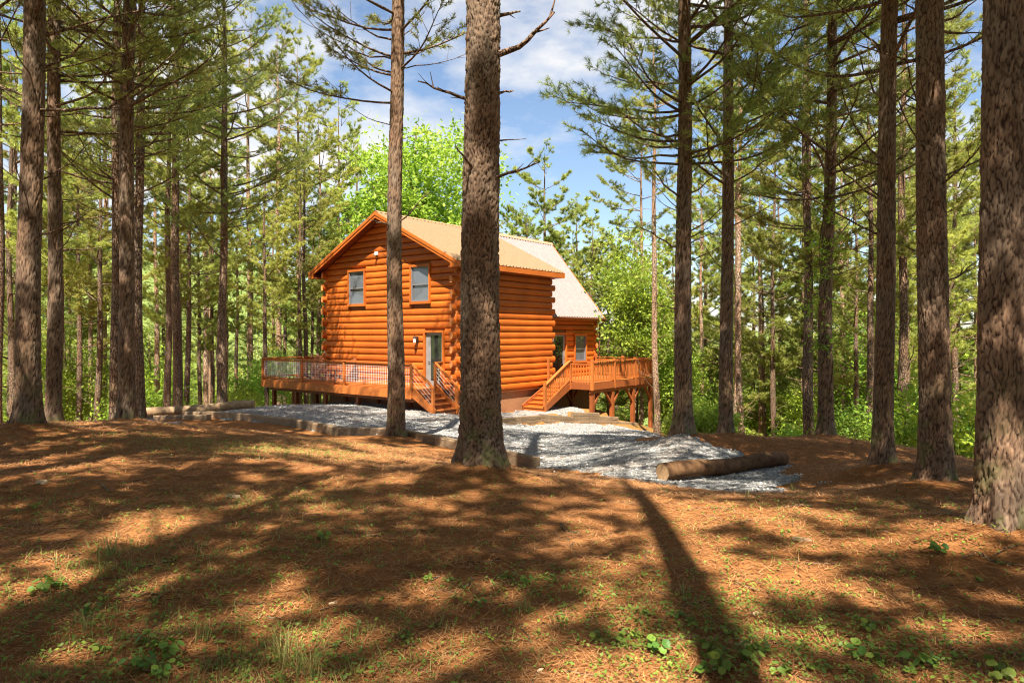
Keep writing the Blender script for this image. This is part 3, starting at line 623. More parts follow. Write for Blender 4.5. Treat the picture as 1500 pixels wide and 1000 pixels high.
def shrub_kind(seed, H, wid, nc, nl, size):
    s = np.random.default_rng(seed); t = empty('shrub', (0, 0, 0)); mb = MB(); cen = []
    for q in range(nc):
        a = s.uniform(0, 6.28); r_ = wid*math.sqrt(s.random()); cen.append((r_*math.cos(a), r_*math.sin(a), H*(.25+.75*s.random())*(1-.5*(r_/wid)**2)))
    cen = np.array(cen)
    for q in range(0, nc, 4): m = np.linspace(0, 1, 4)[:, None]; mb.tube(cen[q]*m*np.array([1, 1, 1])+np.array([0, 0, -.05]), .012*np.linspace(1, .3, 4), 4)
    mb.build('stem', M['bark'], t, True); cr = MB(); leaf_cloud(cr, cen, s, nl, s.uniform(.10, .2, nc), size); cr.build('foliage', M['leaf'], t); return t
SK = [shrub_kind(701, 1.5, 1.0, 90, 22, .065), shrub_kind(702, 1.0, .8, 70, 20, .055), shrub_kind(703, 2.3, 1.2, 120, 22, .075)]

put(BK[0], -6.6, 46, 1.42, .4, 'big bright green broadleaf tree rising behind the cabin roof', None, cat='tree')
_x = .05*50; put(PK[5], _x, 50, (.278*50+EYE-gz(_x, 50))/16, 1.0, 'tallest yellow-green pine behind the cabin roof, right of the thick central trunk', None)
put(BK[1], 6.9, 38, 1.0, .2, 'bright leafy tree rising just behind the rear deck railing', None)

def reach(px, top, d, kd, label, grp):
    """a tree whose tip stands at the given rise above the eye"""
    x = (px-750)/1000*d; z = gz(x, d); h = [19, 21, 17, 14, 22, 16][kd]; sc = ((490-top)/1000*d+EYE-z)/h
    if .35 < sc < 1.9: put(PK[kd], x, d, sc, None, label, grp)
for (px, tp, d) in [(770, 300, 46), (742, 325, 53), (842, 285, 56), (868, 318, 48), (905, 300, 60), (930, 345, 44), (958, 325, 52), (985, 350, 43), (815, 330, 62), (680, 310, 55), (890, 350, 42)]:
    reach(px, tp, d, 5, 'bushy yellow-green pine behind the cabin roof and rear deck', 'bushy pines behind the cabin')
for (px, tp, d, kd) in [(1030, 270, 52, 5), (1062, 310, 46, 3), (1100, 300, 50, 5), (1140, 230, 48, 5), (1172, 190, 42, 1), (1120, 350, 38, 3), (1205, 300, 36, 5), (1240, 200, 40, 5), (1300, 150, 44, 5), (1400, 120, 40, 5), (1450, 200, 34, 5), (1350, 260, 36, 3), (1490, 100, 38, 5)]:
    reach(px, tp, d, kd, 'bushy pine in the wood right of the rear deck', 'bushy pines right of the rear deck')
for (px, tp, d, kd) in [(500, 130, 50, 1), (470, 150, 46, 4), (440, 60, 48, 4), (525, 190, 58, 5), (545, 240, 52, 5), (412, 15, 44, 4), (362, 10, 46, 4), (300, 0, 42, 4), (240, 0, 44, 5), (150, -20, 42, 4), (80, -20, 44, 4), (20, 0, 40, 5), (335, 30, 50, 4)]:
    reach(px, tp, d, kd, 'bushy pine in the wood left of the cabin', 'bushy pines left of the cabin')

def clear(x, y):
    if inside(np.array(x), np.array(y), GP): return False
    hx, hy = (np.array([x, y])-CORNER) @ NX, (np.array([x, y])-CORNER) @ TY
    if -13 < hx < 5.5 and -4 < hy < 15: return False
    return all((x-h[1])**2+(y-h[2])**2 > 1.2 for h in HERO) and all((x-h[0])**2+(y-h[1])**2 > 1.5 for h in SINGLE)
def top_limit(k):          # how high (rise per metre of distance) tree tops reach, by direction
    return float(np.interp(k, [-.9, -.30, -.22, -.15, .0, .12, .25, .31, .36, .42, .9], [9, 9, .34, .25, .14, .16, .16, .17, .25, 9, 9]))
KH = [19, 21, 17, 14, 22]
cnt = 0
for q in range(4000):
    y = rng.uniform(38, 105); k = rng.uniform(-.82, .82); x = k*y
    if not clear(x, y) or y < 30+6*math.cos(k*3) and abs(k) < .3: continue
    if k < -.2 and y < 24 or (k > .2 and y < 21): continue
    kd = rng.choice(5, p=[.24, .2, .2, .26, .10]); sc = rng.uniform(.75, 1.1); z = gz(x, y)
    lim = top_limit(k)*rng.uniform(.75, 1.1)
    if (z+KH[kd]*sc-EYE)/y > lim:
        need = (lim*y+EYE-z)/KH[kd]
        if need < .38: continue
        kd = 3; sc = min(1.15, (lim*y+EYE-z)/KH[3])
        if sc < .4: continue
    if -.44 < k < -.27 and y < 70 and rng.random() < .75: continue         # the gap that shows the far hill
    side = 'left of' if k < -.25 else 'behind' if k < .2 else 'right of'
    put(PK[kd], x, y, sc, None, f'pine in the background wood {side} the cabin', f'background pines {side} the cabin')
    cnt += 1
    if cnt >= 62: break
cnt = 0
for q in range(3000):
    y = rng.uniform(21, 80); k = rng.uniform(-.8, .8); x = k*y
    if not clear(x, y) or y < 34 and -.3 < k < .2 or (k < -.2 and y < 32) or (k > .25 and y < 29): continue
    kd = rng.choice([1, 2, 3], p=[.3, .4, .3]); sc = rng.uniform(.7, 1.15); z = gz(x, y); HH = [17, 12, 8, 6][kd]
    lim = min(top_limit(k), .12 if k > .2 else .10)*rng.uniform(.5, 1.3)
    if -.44 < k < -.27: lim = min(lim, -.005)
    if (z+HH*sc-EYE)/y > lim: continue
    side = 'left of' if k < -.25 else 'behind' if k < .2 else 'right of'
    put(BK[kd], x, y, sc, None, f'bright green young broadleaf tree {side} the cabin', f'understory broadleaf trees {side} the cabin'); cnt += 1
    if cnt >= 120: break
cnt = 0
for q in range(3000):
    k = rng.uniform(-.82, .82); y = rng.uniform(16, 48); x = k*y
    if not clear(x, y) or (-.36 < k < .21 and y < 36) or (k < -.2 and y < 29): continue
    if (k > .2 and y < 17.5+6*(k < .4)) or (k < -.3 and y < 20): continue
    side = 'left of' if k < 0 else 'right of'
    put(SK[rng.choice(3)], x, y, rng.uniform(.7, 1.5), None, f'green leafy shrub under the trees {side} the cabin', f'shrubs under the trees {side} the cabin', cat='shrub'); cnt += 1
    if cnt >= 130: break
# pines behind and beside the viewer, whose crowns dapple the clearing
SH = [(.27, -2.2, 4, 1.18)]; rs = np.random.default_rng(SHSEED)
for yy in np.arange(-13, 1.6, 3.4):
    for xx in np.arange(-18, 18.5, 3.7):
        px_, py_ = xx+rs.uniform(-1.3, 1.3), yy+rs.uniform(-1.2, 1.2); kd_ = int(rs.integers(0, 3)); sc_ = rs.uniform(.9, 1.2); rz_ = rs.uniform(0, 6.28)
        if math.hypot(px_, py_) < 2.2 or (py_ > -.5 and abs(px_) < 4.5) or (-.7 < px_ < 2.0 and py_ > -4.5) or min(math.hypot(px_-q[0], py_-q[1]) for q in SH) < 2.0: continue
        SH.append((px_, py_, kd_, sc_, rz_))
SH += [(-10.8, 3.5, 0, 1.0), (-13.5, 8.5, 2, 1), (9.2, 4.2, 2, 1.2), (12, 8, 0, 1.2), (-5.2, 6.2, 1, 1.2), (7.6, 7.6, 1, 1.15), (-9.5, 9.6, 0, 1.2), (-6.4, 1.6, 0, 1.05, 1.0), (4.6, 1.6, 2, 1.0, 2.2), (-6.6, 4.6, 2, 1.15, .3), (5.6, 4.9, 0, 1.1, 4.0)]
for (x, y, k, sc, *rz_) in SH:
    put(PK[int(k)], x, y, sc, rz_[0] if rz_ else TRZ, 'pine standing behind the viewer, seen only by its shadow', 'pines behind the viewer')

# --- far wooded hills: one mass of crowns
n = 3600; a = rng.uniform(-.85, .85, n); d = rng.uniform(95, 520, n)**1.0; X = a*d; Y = d; Z = ground_z(X, Y)
cen = np.stack([X, Y, Z+rng.uniform(2, 9, n)], -1)
mb = MB(); leaf_cloud(mb, cen, rng, 26, rng.uniform(1.5, 2.8, n), .85, 1.1)
tag(mb.build('far_wood', leaf_mat('far_canopy', (.09, .13, .03), (.30, .36, .075), .4, .6, .03)), 'hazy green canopy of the wooded hill far beyond the cabin', 'wood', kind='stuff')

# ------------------------------------------------------------------ cabin
cabin = empty('log_cabin', (CORNER[0], CORNER[1], FLOOR+EYE), TH, 'orange stained two-storey log cabin with tan metal roof', 'cabin')
Wd, Ld, RL, RX, RW = 8.3, 6.48, 12.1, -4.15, 3.1       # front wing width and length, whole length, ridge x, half width of the rear wing
ZB, CO = -.15, .279; RIDGE = 7.40; SL = .5; OV = .60
RS = 4.32/3.55
phi = np.linspace(-np.pi/2, np.pi/2, 9)
prof = np.concatenate([np.stack([.085*np.cos(phi)**.55, .137*np.sin(phi)], -1), [(-.07, .137), (-.07, -.137)]])
def log_mesh(axis_, out, e0, e1, zc, wall):
    """axis_ 'x' or 'y'; out = outward sign; e0(z), e1(z) end positions; wall = plane position"""
    k = len(prof); V = []
    for e in (e0, e1):
        for (o, v) in prof:
            z = zc+v; p = e(z)
            V.append((p, wall+out*o, z) if axis_ == 'x' else (wall+out*o, p, z))
    F4 = [(i, (i+1) % k, k+(i+1) % k, k+i) for i in range(k)]
    caps = [(0, i, i+1) for i in range(1, k-1)]+[(k, k+i+1, k+i) for i in range(1, k-1)]
    mb = MB(); mb.add(V, f4=F4); mb.add(np.array(V), f3=caps, mi=1)
    me = mb.mesh('log', [M['log'] if axis_ == 'x' else M['log_y'], M['log_end']])
    sm = np.zeros(len(me.polygons), bool); mi = np.zeros(len(me.polygons), np.int32); me.polygons.foreach_get('material_index', mi); sm[mi == 0] = True; me.polygons.foreach_set('use_smooth', sm)
    return me
def spans(a, b, zc, holes):
    out = [(a, b)]
    for (h0, h1, z0, z1) in holes:
        if z0-.05 < zc < z1+.05:
            nn = []
            for (p, q) in out:
                if h1 <= p or h0 >= q: nn.append((p, q))
                else:
                    if h0-p > .05: nn.append((p, h0))
                    if q-h1 > .05: nn.append((h1, q))
            out = nn
    return out
def log_wall(name, axis_, out, wall, a, b, courses, holes, ext0=0, ext1=0, off=0, gable=None, zb=ZB):
    root = MB()
    # recessed backing behind the logs
    bw = .075
    lo, hi = (a, b)
    zt = zb+CO*courses
    if axis_ == 'x': root.box((lo+.02, min(wall-out*.03, wall-out*.14), zb+.01), (hi-.02, max(wall-out*.03, wall-out*.14), zt))
    else: root.box((min(wall-out*.03, wall-out*.14), lo+.02, zb+.01), (max(wall-out*.03, wall-out*.14), hi-.02, zt))
    w = root.build(name, M['deck_dark'], cabin)
    for k in range(courses if gable is None else courses+int((gable[2]-zt)/CO)):
        zc = zb+off+CO*(k+.5); aa, bb = a, b
        if k < courses:
            if k % 2 == 0: aa -= ext0; bb += ext1
            else: aa -= .06 if ext0 else 0; bb += .06 if ext1 else 0
        for (p, q) in spans(aa, bb, zc, holes):
            f0 = (lambda z, p=p: p); f1 = (lambda z, q=q: q)
            if gable is not None and k >= courses-1:
                gc, sl, zr = gable
                hw = lambda z: max(.03, (zr-.16-z)/sl)
                if k >= courses:
                    f0 = lambda z: gc-hw(z); f1 = lambda z: gc+hw(z)
                    if hw(zc) < .15: continue
            link('log', log_mesh(axis_, out, f0, f1, zc, wall), w)
    return w
WINS = [(-6.55, -5.49, 3.5, 4.95), (-2.46, -1.41, 3.5, 4.93)]; DOOR = (-1.62, -.64, 0, 2.2)
FH = [(a-.065, b+.065, c-.12, d+.1) for (a, b, c, d) in WINS]+[(DOOR[0]-.09, DOOR[1]+.09, -.5, DOOR[3]+.1)]
log_wall('front_wall', 'x', -1, 0, -Wd, 0, 19, FH, .3, .3, 0, (RX, SL, RIDGE))
log_wall('side_wall', 'y', 1, 0, 0, Ld, 19, [], .3, .3, -.1395)
RWIN = (10.06, 11.1, .75, 2.06); RDOOR = (8.0, 9.17, 0, 2.12)
log_wall('rear_side_wall', 'y', 1, RX+RW, Ld, RL, 13, [(RWIN[0]-.1, RWIN[1]+.1, RWIN[2]-.1, RWIN[3]+.1), (RDOOR[0]-.1, RDOOR[1]+.1, -.5, RDOOR[3]+.1)], 0, .2)
log_wall('left_wall', 'y', -1, -Wd, 0, Ld, 19, [], .3, .3, -.1395)
log_wall('rear_left_wall', 'y', -1, RX-RW, Ld, RL, 13, [], 0, .2)
log_wall('rear_end_wall', 'x', 1, RL, RX-RW, RX+RW, 13, [], .2, .2, -.1395, (RX, RS, RIDGE))
mb = MB(); mb.box((-Wd+.12, Ld-.1, ZB), (-.12, Ld, 5.1)); mb.add([(-Wd, Ld-.06, 5.1), (0, Ld-.06, 5.1), (RX, Ld-.06, RIDGE-.2)], f3=[(0, 1, 2)]); mb.build('inner_wall', M['deck_dark'], cabin)
mb = MB(); mb.add([(-Wd+.1, .09, 4.9), (-.1, .09, 4.9), (-.1, .09, 5.15), (RX, .09, RIDGE-.25), (-Wd+.1, .09, 5.15)], f3=[(0, 1, 2), (0, 2, 3), (0, 3, 4)]); mb.build('gable_backing', M['deck_dark'], cabin)
# foundation
mb = MB(); mb.box((-Wd+.06, .06, -2.6), (-.06, Ld-.02, ZB-.02)); mb.box((RX-RW+.06, Ld-.02, -3.6), (RX+RW-.06, RL-.06, ZB-.025)); mb.build('foundation', M['foundation'], cabin)
mb = MB(); mb.box((-.05, -.05, ZB-.2), (.045, Ld+.05, ZB-.13)); mb.build('sill_board', M['deck_dark'], cabin)
# roofs: every metal panel with raised ribs is a piece
def roof_plane(name, sx, y0, y1, half, slope, m, pw=.9, tk=.03):
    """right (sx=1) or left (sx=-1) slope between ridge and eave"""
    u = np.array([sx, 0, -slope]); Lr = half*math.hypot(1, slope); u = u/np.linalg.norm(u); nrm = np.array([sx*slope, 0, 1.]); nrm /= np.linalg.norm(nrm)
    top = np.array([RX, 0, RIDGE])
    deck = MB()
    for w0, w1, a, b in ((0, Lr-.03, -.10, -.035),):
        P = [top+u*d+nrm*h+np.array([0, yy, 0]) for d in (w0+.02, w1) for yy in (y0+.02, y1-.02) for h in (a, b)]
        deck.add(P, f4=[(0, 1, 3, 2), (4, 6, 7, 5), (0, 4, 5, 1), (2, 3, 7, 6), (0, 2, 6, 4), (1, 5, 7, 3)])
    root = deck.build(name, M['deck_dark'], cabin)
    n = int(round((y1-y0)/pw)); pw = (y1-y0)/n; me = None
    prof_ = []; nr = 4
    for r_ in range(nr):
        c = pw*r_/nr
        prof_ += [(c, 0), (c+.018, .060), (c+.050, .060), (c+.068, 0)] + ([(c+pw/nr*.62, .004)])
    prof_.append((pw-.004, 0))
    pr = np.array(prof_); k = len(pr)
    V = [top+u*d+nrm*(h-.03)+np.array([0, yy, 0]) for d in (0, Lr) for (yy, h) in pr]+[top+u*d+nrm*(-.034)+np.array([0, yy, 0]) for d in (0, Lr) for (yy, h) in pr]
    F = [(i, i+1, k+i+1, k+i) for i in range(k-1)]+[(2*k+i+1, 2*k+i, 3*k+i, 3*k+i+1) for i in range(k-1)]+[(k+i, k+i+1, 3*k+i+1, 3*k+i) for i in range(k-1)]
    mb = MB(); mb.add(V, f4=F); me = mb.mesh('roof_panel', m)
    for q in range(n):
        o = link('roof_panel', me, root); o.location = (0, y0+q*pw, 0)
    return root
roof_plane('front_roof_slope', 1, -OV, Ld+.36, Wd/2+OV, SL, M['roof_tan']); roof_plane('front_roof_slope', -1, -OV, Ld+.36, Wd/2+OV, SL, M['roof_tan'])
roof_plane('rear_roof_slope', 1, Ld+.37, RL+.4, 3.58, RS, M['roof_sky_sheen']); roof_plane('rear_roof_slope', -1, Ld+.37, RL+.4, 3.58, RS, M['roof_sky_sheen'])
# ridge cap, rake boards, fascias, soffits
mb = MB()
for sx in (1, -1):
    for (a, b, s_) in ((-OV-.02, Ld+.38, SL), (Ld+.39, RL+.42, RS)):
        c = 1/math.hypot(1, s_)
        mb.add([(RX, a, RIDGE+.03), (RX, b, RIDGE+.03), (RX+sx*.2*c, b, RIDGE+.03-.2*s_*c), (RX+sx*.2*c, a, RIDGE+.03-.2*s_*c)], f4=[(0, 1, 2, 3)])
mb.build('ridge_cap', M['roof_cap'], cabin)
def rake(y, half, slope, hgt, th, m=M['trim']):
    for sx in (1, -1):
        mb = MB(); c = [(RX, RIDGE-.03), (RX+sx*half, RIDGE-.03-half*slope)]
        V = [(px, yy, pz-dz) for yy in (y-th/2, y+th/2) for (px, pz) in c for dz in (0, hgt)]
        mb.add(V, f4=[(0, 1, 3, 2), (4, 6, 7, 5), (0, 4, 5, 1), (2, 3, 7, 6), (0, 2, 6, 4), (1, 5, 7, 3)]); mb.build('rake_board', m, cabin)
rake(-OV+.0, Wd/2+OV-.01, SL, .25, .05); rake(-OV-.035, Wd/2+OV+.005, SL, .13, .03); rake(Ld+.33, Wd/2+OV-.01, SL, .2, .05); rake(RL+.37, 3.56, RS, .22, .05)
for sx in (1, -1):
    ze = RIDGE-.03-(Wd/2+OV)*SL; xe = RX+sx*(Wd/2+OV)
    mb = MB(); mb.box((xe-.03, -OV+.03, ze-.24), (xe+.015, Ld+.3, ze-.03)); mb.build('fascia', M['trim'], cabin)
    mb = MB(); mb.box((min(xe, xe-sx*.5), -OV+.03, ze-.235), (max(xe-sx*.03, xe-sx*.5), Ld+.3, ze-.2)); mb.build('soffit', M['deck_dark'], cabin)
    mb = MB(); mb.box((min(xe-sx*.34, xe-sx*.0), -OV-.02, ze-.26), (max(xe-sx*.34, xe), -OV+.06, ze-.06)); mb.build('eave_return', M['trim'], cabin)
    ze = RIDGE-.03-3.56*RS; xe = RX+sx*3.56
    mb = MB(); mb.box((xe-.03, Ld+.4, ze-.2), (xe+.015, RL+.34, ze-.03)); mb.build('fascia', M['trim'], cabin)
    mb = MB(); mb.box((min(xe-sx*.03, xe-sx*.5), Ld+.4, ze-.195), (max(xe-sx*.03, xe-sx*.5), RL+.34, ze-.16)); mb.build('soffit', M['deck_dark'], cabin)
xe = RX+3.56; ze = RIDGE-3.56*RS
mb = MB(); mb.tube([(xe+.07, Ld+.42, ze-.1), (xe+.07, RL+.4, ze-.12)], .05, 8); mb.build('gutter', M['copper'], cabin)
mb = MB(); mb.tube([(xe+.07, RL+.33, ze-.12), (xe-.05, RL+.3, ze-.32), (RX+RW+.2, RL+.24, ze-.45), (RX+RW+.19, RL+.24, -.2)], .04, 8); mb.build('downspout', M['copper'], cabin)
# windows and doors
def window(axis_, out, wall, a, b, z0, z1, blind=False):
    def P(u, o, z): return (u, wall+out*o, z) if axis_ == 'x' else (wall+out*o, u, z)
    def bx(mb, u0, u1, o0, o1, w0, w1):
        p = P(u0, o0, w0); q = P(u1, o1, w1); mb.box(tuple(map(min, p, q)), tuple(map(max, p, q))); return mb
    f = MB(); w = .055
    for (u0, u1, w0, w1) in ((a, a+w, z0, z1), (b-w, b, z0, z1), (a+w, b-w, z0, z0+w), (a+w, b-w, z1-w, z1)): bx(f, u0, u1, -.03, .11, w0, w1)
    root = f.build('window', M['frame'], cabin); zm = (z0+z1)/2-.02
    bx(MB(), a+w, b-w, .04, .09, zm-.025, zm+.025).build('meeting_rail', M['frame'], root)
    bx(MB(), a+w, b-w, .055, .065, zm+.025, z1-w).build('pane', M['glass'], root); bx(MB(), a+w, b-w, .025, .035, z0+w, zm-.025).build('pane', M['glass'], root)
    t = .06
    for (u0, u1, w0, w1) in ((a-t, a-.002, z0-.002, z1+.002), (b+.002, b+t, z0-.002, z1+.002), (a-t-.02, b+t+.02, z1+.002, z1+.10), (a-t-.03, b+t+.03, z0-.11, z0-.002)):
        bx(MB(), u0, u1, -.02, .15, w0, w1).build('casing', M['trim'], root)
    return root
for w_ in WINS: window('x', -1, 0, *w_)
window('y', 1, RX+RW, *RWIN)
def door(axis_, out, wall, a, b, z0, z1, hinge):
    def P(u, o, z): return (u, wall+out*o, z) if axis_ == 'x' else (wall+out*o, u, z)
    def bx(mb, u0, u1, o0, o1, w0, w1):
        p = P(u0, o0, w0); q = P(u1, o1, w1); mb.box(tuple(map(min, p, q)), tuple(map(max, p, q))); return mb
    r_ = MB()
    sa, sb = (.26, .1) if hinge == 0 else (.1, .16)
    bx(r_, a, a+sa, 0, .06, z0, z1); bx(r_, b-sb, b, 0, .06, z0, z1); bx(r_, a+sa, b-sb, 0, .06, z0, z0+.24); bx(r_, a+sa, b-sb, 0, .06, z1-.1, z1)
    root = r_.build('door', M['doorgrey'], cabin)
    bx(MB(), a+sa, b-sb, .02, .04, z0+.24, z1-.1).build('pane', M['glass_dark'], root)
    p = P(a+sa*.65 if hinge == 0 else b-.08, .10, z0+1.0); q = P(a+sa*.65+.10 if hinge == 0 else b-.18, .10, z0+1.0); mb = MB(); mb.tube([P(a+sa*.65 if hinge == 0 else b-.08, .05, z0+1.0), p, q], .014, 6); mb.build('handle', M['metal_dark'], root)
    for (u0, u1, w0, w1) in ((a-.09, a-.002, z0-.1, z1+.002), (b+.002, b+.09, z0-.1, z1+.002), (a-.09, b+.09, z1+.002, z1+.10)): bx(MB(), u0, u1, -.02, .15, w0, w1).build('casing', M['trim'], root)
door('x', -1, 0, *DOOR, 0); door('y', 1, RX+RW, *RDOOR, 1)
def lamp(x, y, z, dx, dy):
    mb = MB(); mb.box((x-.05-abs(dy)*.0, y-.05, z-.12), (x+.05, y+.05, z+.12)); r_ = mb.build('wall_lamp', M['metal_dark'], cabin)
    mb = MB(); cx, cy_ = x+dx*.12, y+dy*.12; mb.tube([(cx, cy_, z-.13), (cx, cy_, z+.06)], [.055, .07], 8); mb.build('glass_shade', M['white'], r_)
    mb = MB(); mb.tube([(cx, cy_, z+.06), (cx, cy_, z+.09), (cx, cy_, z+.15)], [.09, .085, .02], 8); mb.tube([(x, y, z+.08), (cx, cy_, z+.1)], .015, 5); mb.tube([(cx, cy_, z-.15), (cx, cy_, z-.13)], [.03, .06], 8); mb.build('lamp_cap', M['metal_dark'], r_)
lamp(-2.09, -.14, 1.92, 0, -1); lamp(RX+RW+.14, 7.82, 1.9, 1, 0)
mb = MB(); mb.box((-4.69, -.19, 5.60), (-4.55, -.11, 5.74)); o = mb.build('security_light', M['white'], cabin); mb = MB(); mb.tube([(-4.62, -.19, 5.64), (-4.62, -.27, 5.58)], [.035, .06], 8); mb.build('lamp_head', M['white'], o)

# ------------------------------------------------------------------ decks
def bx(lo, hi, name, m, parent): mb = MB(); mb.box(lo, hi); return mb.build(name, m, parent)
fd = empty('front_deck', (CORNER[0], CORNER[1], FLOOR+EYE), TH, 'low wooden deck with white wire-mesh railing along the cabin gable', 'deck')
FX0, FX1, FY = -10.85, -.63, -1.82
YB = 5.2                                                 # the deck turns the left corner and runs back
nb = 12; wv = (abs(FY)-.14)/nb
for k in range(nb): bx((FX0+.03, FY+k*wv+.003, -.04), (FX1, FY+(k+1)*wv-.003, 0), 'deck_board', M['deck'], fd)
for k in range(nb): wv2 = (abs(FX0)-Wd-.14)/nb; bx((FX0+.03+k*wv2+.003, -.13, -.042), (FX0+.03+(k+1)*wv2-.003, YB, -.002), 'deck_board', M['deck'], fd)
bx((FX0, FY-.045, -.34), (FX1+.02, FY-.003, -.02), 'rim_board', M['deck'], fd); bx((FX0-.045, FY-.045, -.34), (FX0-.003, YB, -.02), 'rim_board', M['deck'], fd); bx((FX1+.003, FY, -.30), (FX1+.045, -.15, -.045), 'rim_board', M['deck'], fd)
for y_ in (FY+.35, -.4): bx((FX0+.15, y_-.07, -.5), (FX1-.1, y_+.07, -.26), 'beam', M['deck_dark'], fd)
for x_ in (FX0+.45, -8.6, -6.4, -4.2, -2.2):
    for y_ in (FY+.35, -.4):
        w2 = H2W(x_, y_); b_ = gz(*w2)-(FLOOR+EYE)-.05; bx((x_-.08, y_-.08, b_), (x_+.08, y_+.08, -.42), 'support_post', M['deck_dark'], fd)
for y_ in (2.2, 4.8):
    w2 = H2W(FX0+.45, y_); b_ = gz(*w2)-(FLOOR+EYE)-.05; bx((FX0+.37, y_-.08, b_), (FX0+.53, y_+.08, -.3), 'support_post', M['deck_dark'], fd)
def mesh_rail(p, q, posts):
    """railing from p to q (deck plan), posts as fractions; white wire mesh in each bay"""
    p = np.array(p, float); q = np.array(q, float); Lr = np.linalg.norm(q-p); d = (q-p)/Lr
    for f in posts:
        c = p+(q-p)*f; bx((c[0]-.05, c[1]-.05, -.30), (c[0]+.05, c[1]+.05, 1.0), 'post', M['deck'], fd)
    mb = MB(); mb.bar((*p, 1.02), (*q, 1.02), .14, .045); mb.build('top_rail', M['deck'], fd)
    for a, b in zip(posts[:-1], posts[1:]):
        s0 = p+(q-p)*a+d*.05; s1 = p+(q-p)*b-d*.05
        for zz in (.12, .93): mb = MB(); mb.bar((*s0, zz), (*s1, zz), .04, .07); mb.build('rail', M['deck'], fd)
        mb = MB(); n_ = int(np.linalg.norm(s1-s0)/.105)
        for k in range(1, n_): c = s0+(s1-s0)*k/n_; mb.bar((c[0], c[1], .15), (c[0], c[1], .9), .0085, .0085, up=(1, 0, 0))
        for zz in np.arange(.22, .9, .105): mb.bar((*s0, zz), (*s1, zz), .0075, .0075)
        mb.build('wire_panel', M['wire'], fd)
span_ = FX1-FX0
mesh_rail((FX0+.02, FY+.02), (FX1, FY+.02), [0, (FX0+7.7)/(-span_)*1 if False else .306, .60, .90, 1.0])
mesh_rail((FX0+.02, FY+.1), (FX0+.02, YB), [0.0, .33, .66, 1.0])
# front stairs go down from the right end of the deck
G0 = gz(*H2W(.5, -1.2))-(FLOOR+EYE)
ns = 5; run = 1.12; SY0, SY1 = FY+.02, -.52
st = MB(); st.box((FX1+.05, SY0, -.3), (FX1+.051, SY0+.001, -.29))
rise = -G0/ns
for k in range(1, ns):
    xx = FX1+.06+run*(k-1)/(ns-1); bx((xx-.02, SY0+.04, -rise*k-.04), (xx+run/(ns-1)+.015, SY1-.04, -rise*k), 'stair_tread', M['deck'], fd)
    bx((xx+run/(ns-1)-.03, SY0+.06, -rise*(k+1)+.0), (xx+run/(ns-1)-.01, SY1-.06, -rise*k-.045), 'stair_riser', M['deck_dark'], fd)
for yy in (SY0, SY1):
    mb = MB(); mb.bar((FX1+.03, yy, -.12), (FX1+run+.14, yy, G0+.10), .045, .28); mb.build('stringer', M['deck'], fd)
    bx((FX1+run+.02-.05, yy-.05-.0, G0-.05), (FX1+run+.02+.05, yy+.05, G0+1.02), 'newel_post', M['deck'], fd)
    if yy == SY1: bx((FX1-.05, yy-.05, -.3), (FX1+.05, yy+.05, 1.0), 'post', M['deck'], fd)
    for dz, ww in ((1.0, .10), (.16, .05)):
        mb = MB(); mb.bar((FX1, yy, dz), (FX1+run+.06, yy, G0+dz), ww, .06); mb.build('stair_rail', M['deck'], fd)
    mb = MB()
    for dz in (.32, .48, .64, .80): mb.bar((FX1+.05, yy, dz), (FX1+run, yy, G0+dz+.03), .008, .008)
    mb.build('stair_wires', M['wire'], fd)
mesh_rail((FX1, SY1), (FX1, -.17), [0, 1.0])

rd = empty('rear_deck', (CORNER[0], CORNER[1], FLOOR+EYE), TH, 'raised wooden deck on braced posts at the rear of the cabin', 'deck')
DX0, DX1, DY0, DY1 = RX+RW+.14, 2.54, 6.1, 12.0
n_ = int((DX1-DX0)/.15); wv = (DX1-DX0)/n_
for k in range(n_):
    xa = DX0+k*wv; y0_ = Ld+.36 if xa < .2 else DY0
    bx((xa+.003, y0_, -.10), (xa+wv-.003, DY1, -.06), 'deck_board', M['deck'], rd)
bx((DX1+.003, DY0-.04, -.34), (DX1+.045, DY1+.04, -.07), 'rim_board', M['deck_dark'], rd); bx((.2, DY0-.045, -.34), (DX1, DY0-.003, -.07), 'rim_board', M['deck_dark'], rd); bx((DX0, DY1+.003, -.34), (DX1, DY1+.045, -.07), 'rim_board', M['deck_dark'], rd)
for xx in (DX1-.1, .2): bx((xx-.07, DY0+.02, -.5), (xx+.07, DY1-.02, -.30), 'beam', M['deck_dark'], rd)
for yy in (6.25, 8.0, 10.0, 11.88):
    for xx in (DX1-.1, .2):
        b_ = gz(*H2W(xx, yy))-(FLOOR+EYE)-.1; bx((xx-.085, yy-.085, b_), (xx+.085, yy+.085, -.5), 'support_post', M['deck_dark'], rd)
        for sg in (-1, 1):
            if 6 < yy+sg*.6 < 12.1: mb = MB(); mb.bar((xx, yy+sg*.05, -1.12), (xx, yy+sg*.62, -.5), .09, .10, up=(1, 0, 0)); mb.build('brace', M['deck_dark'], rd)
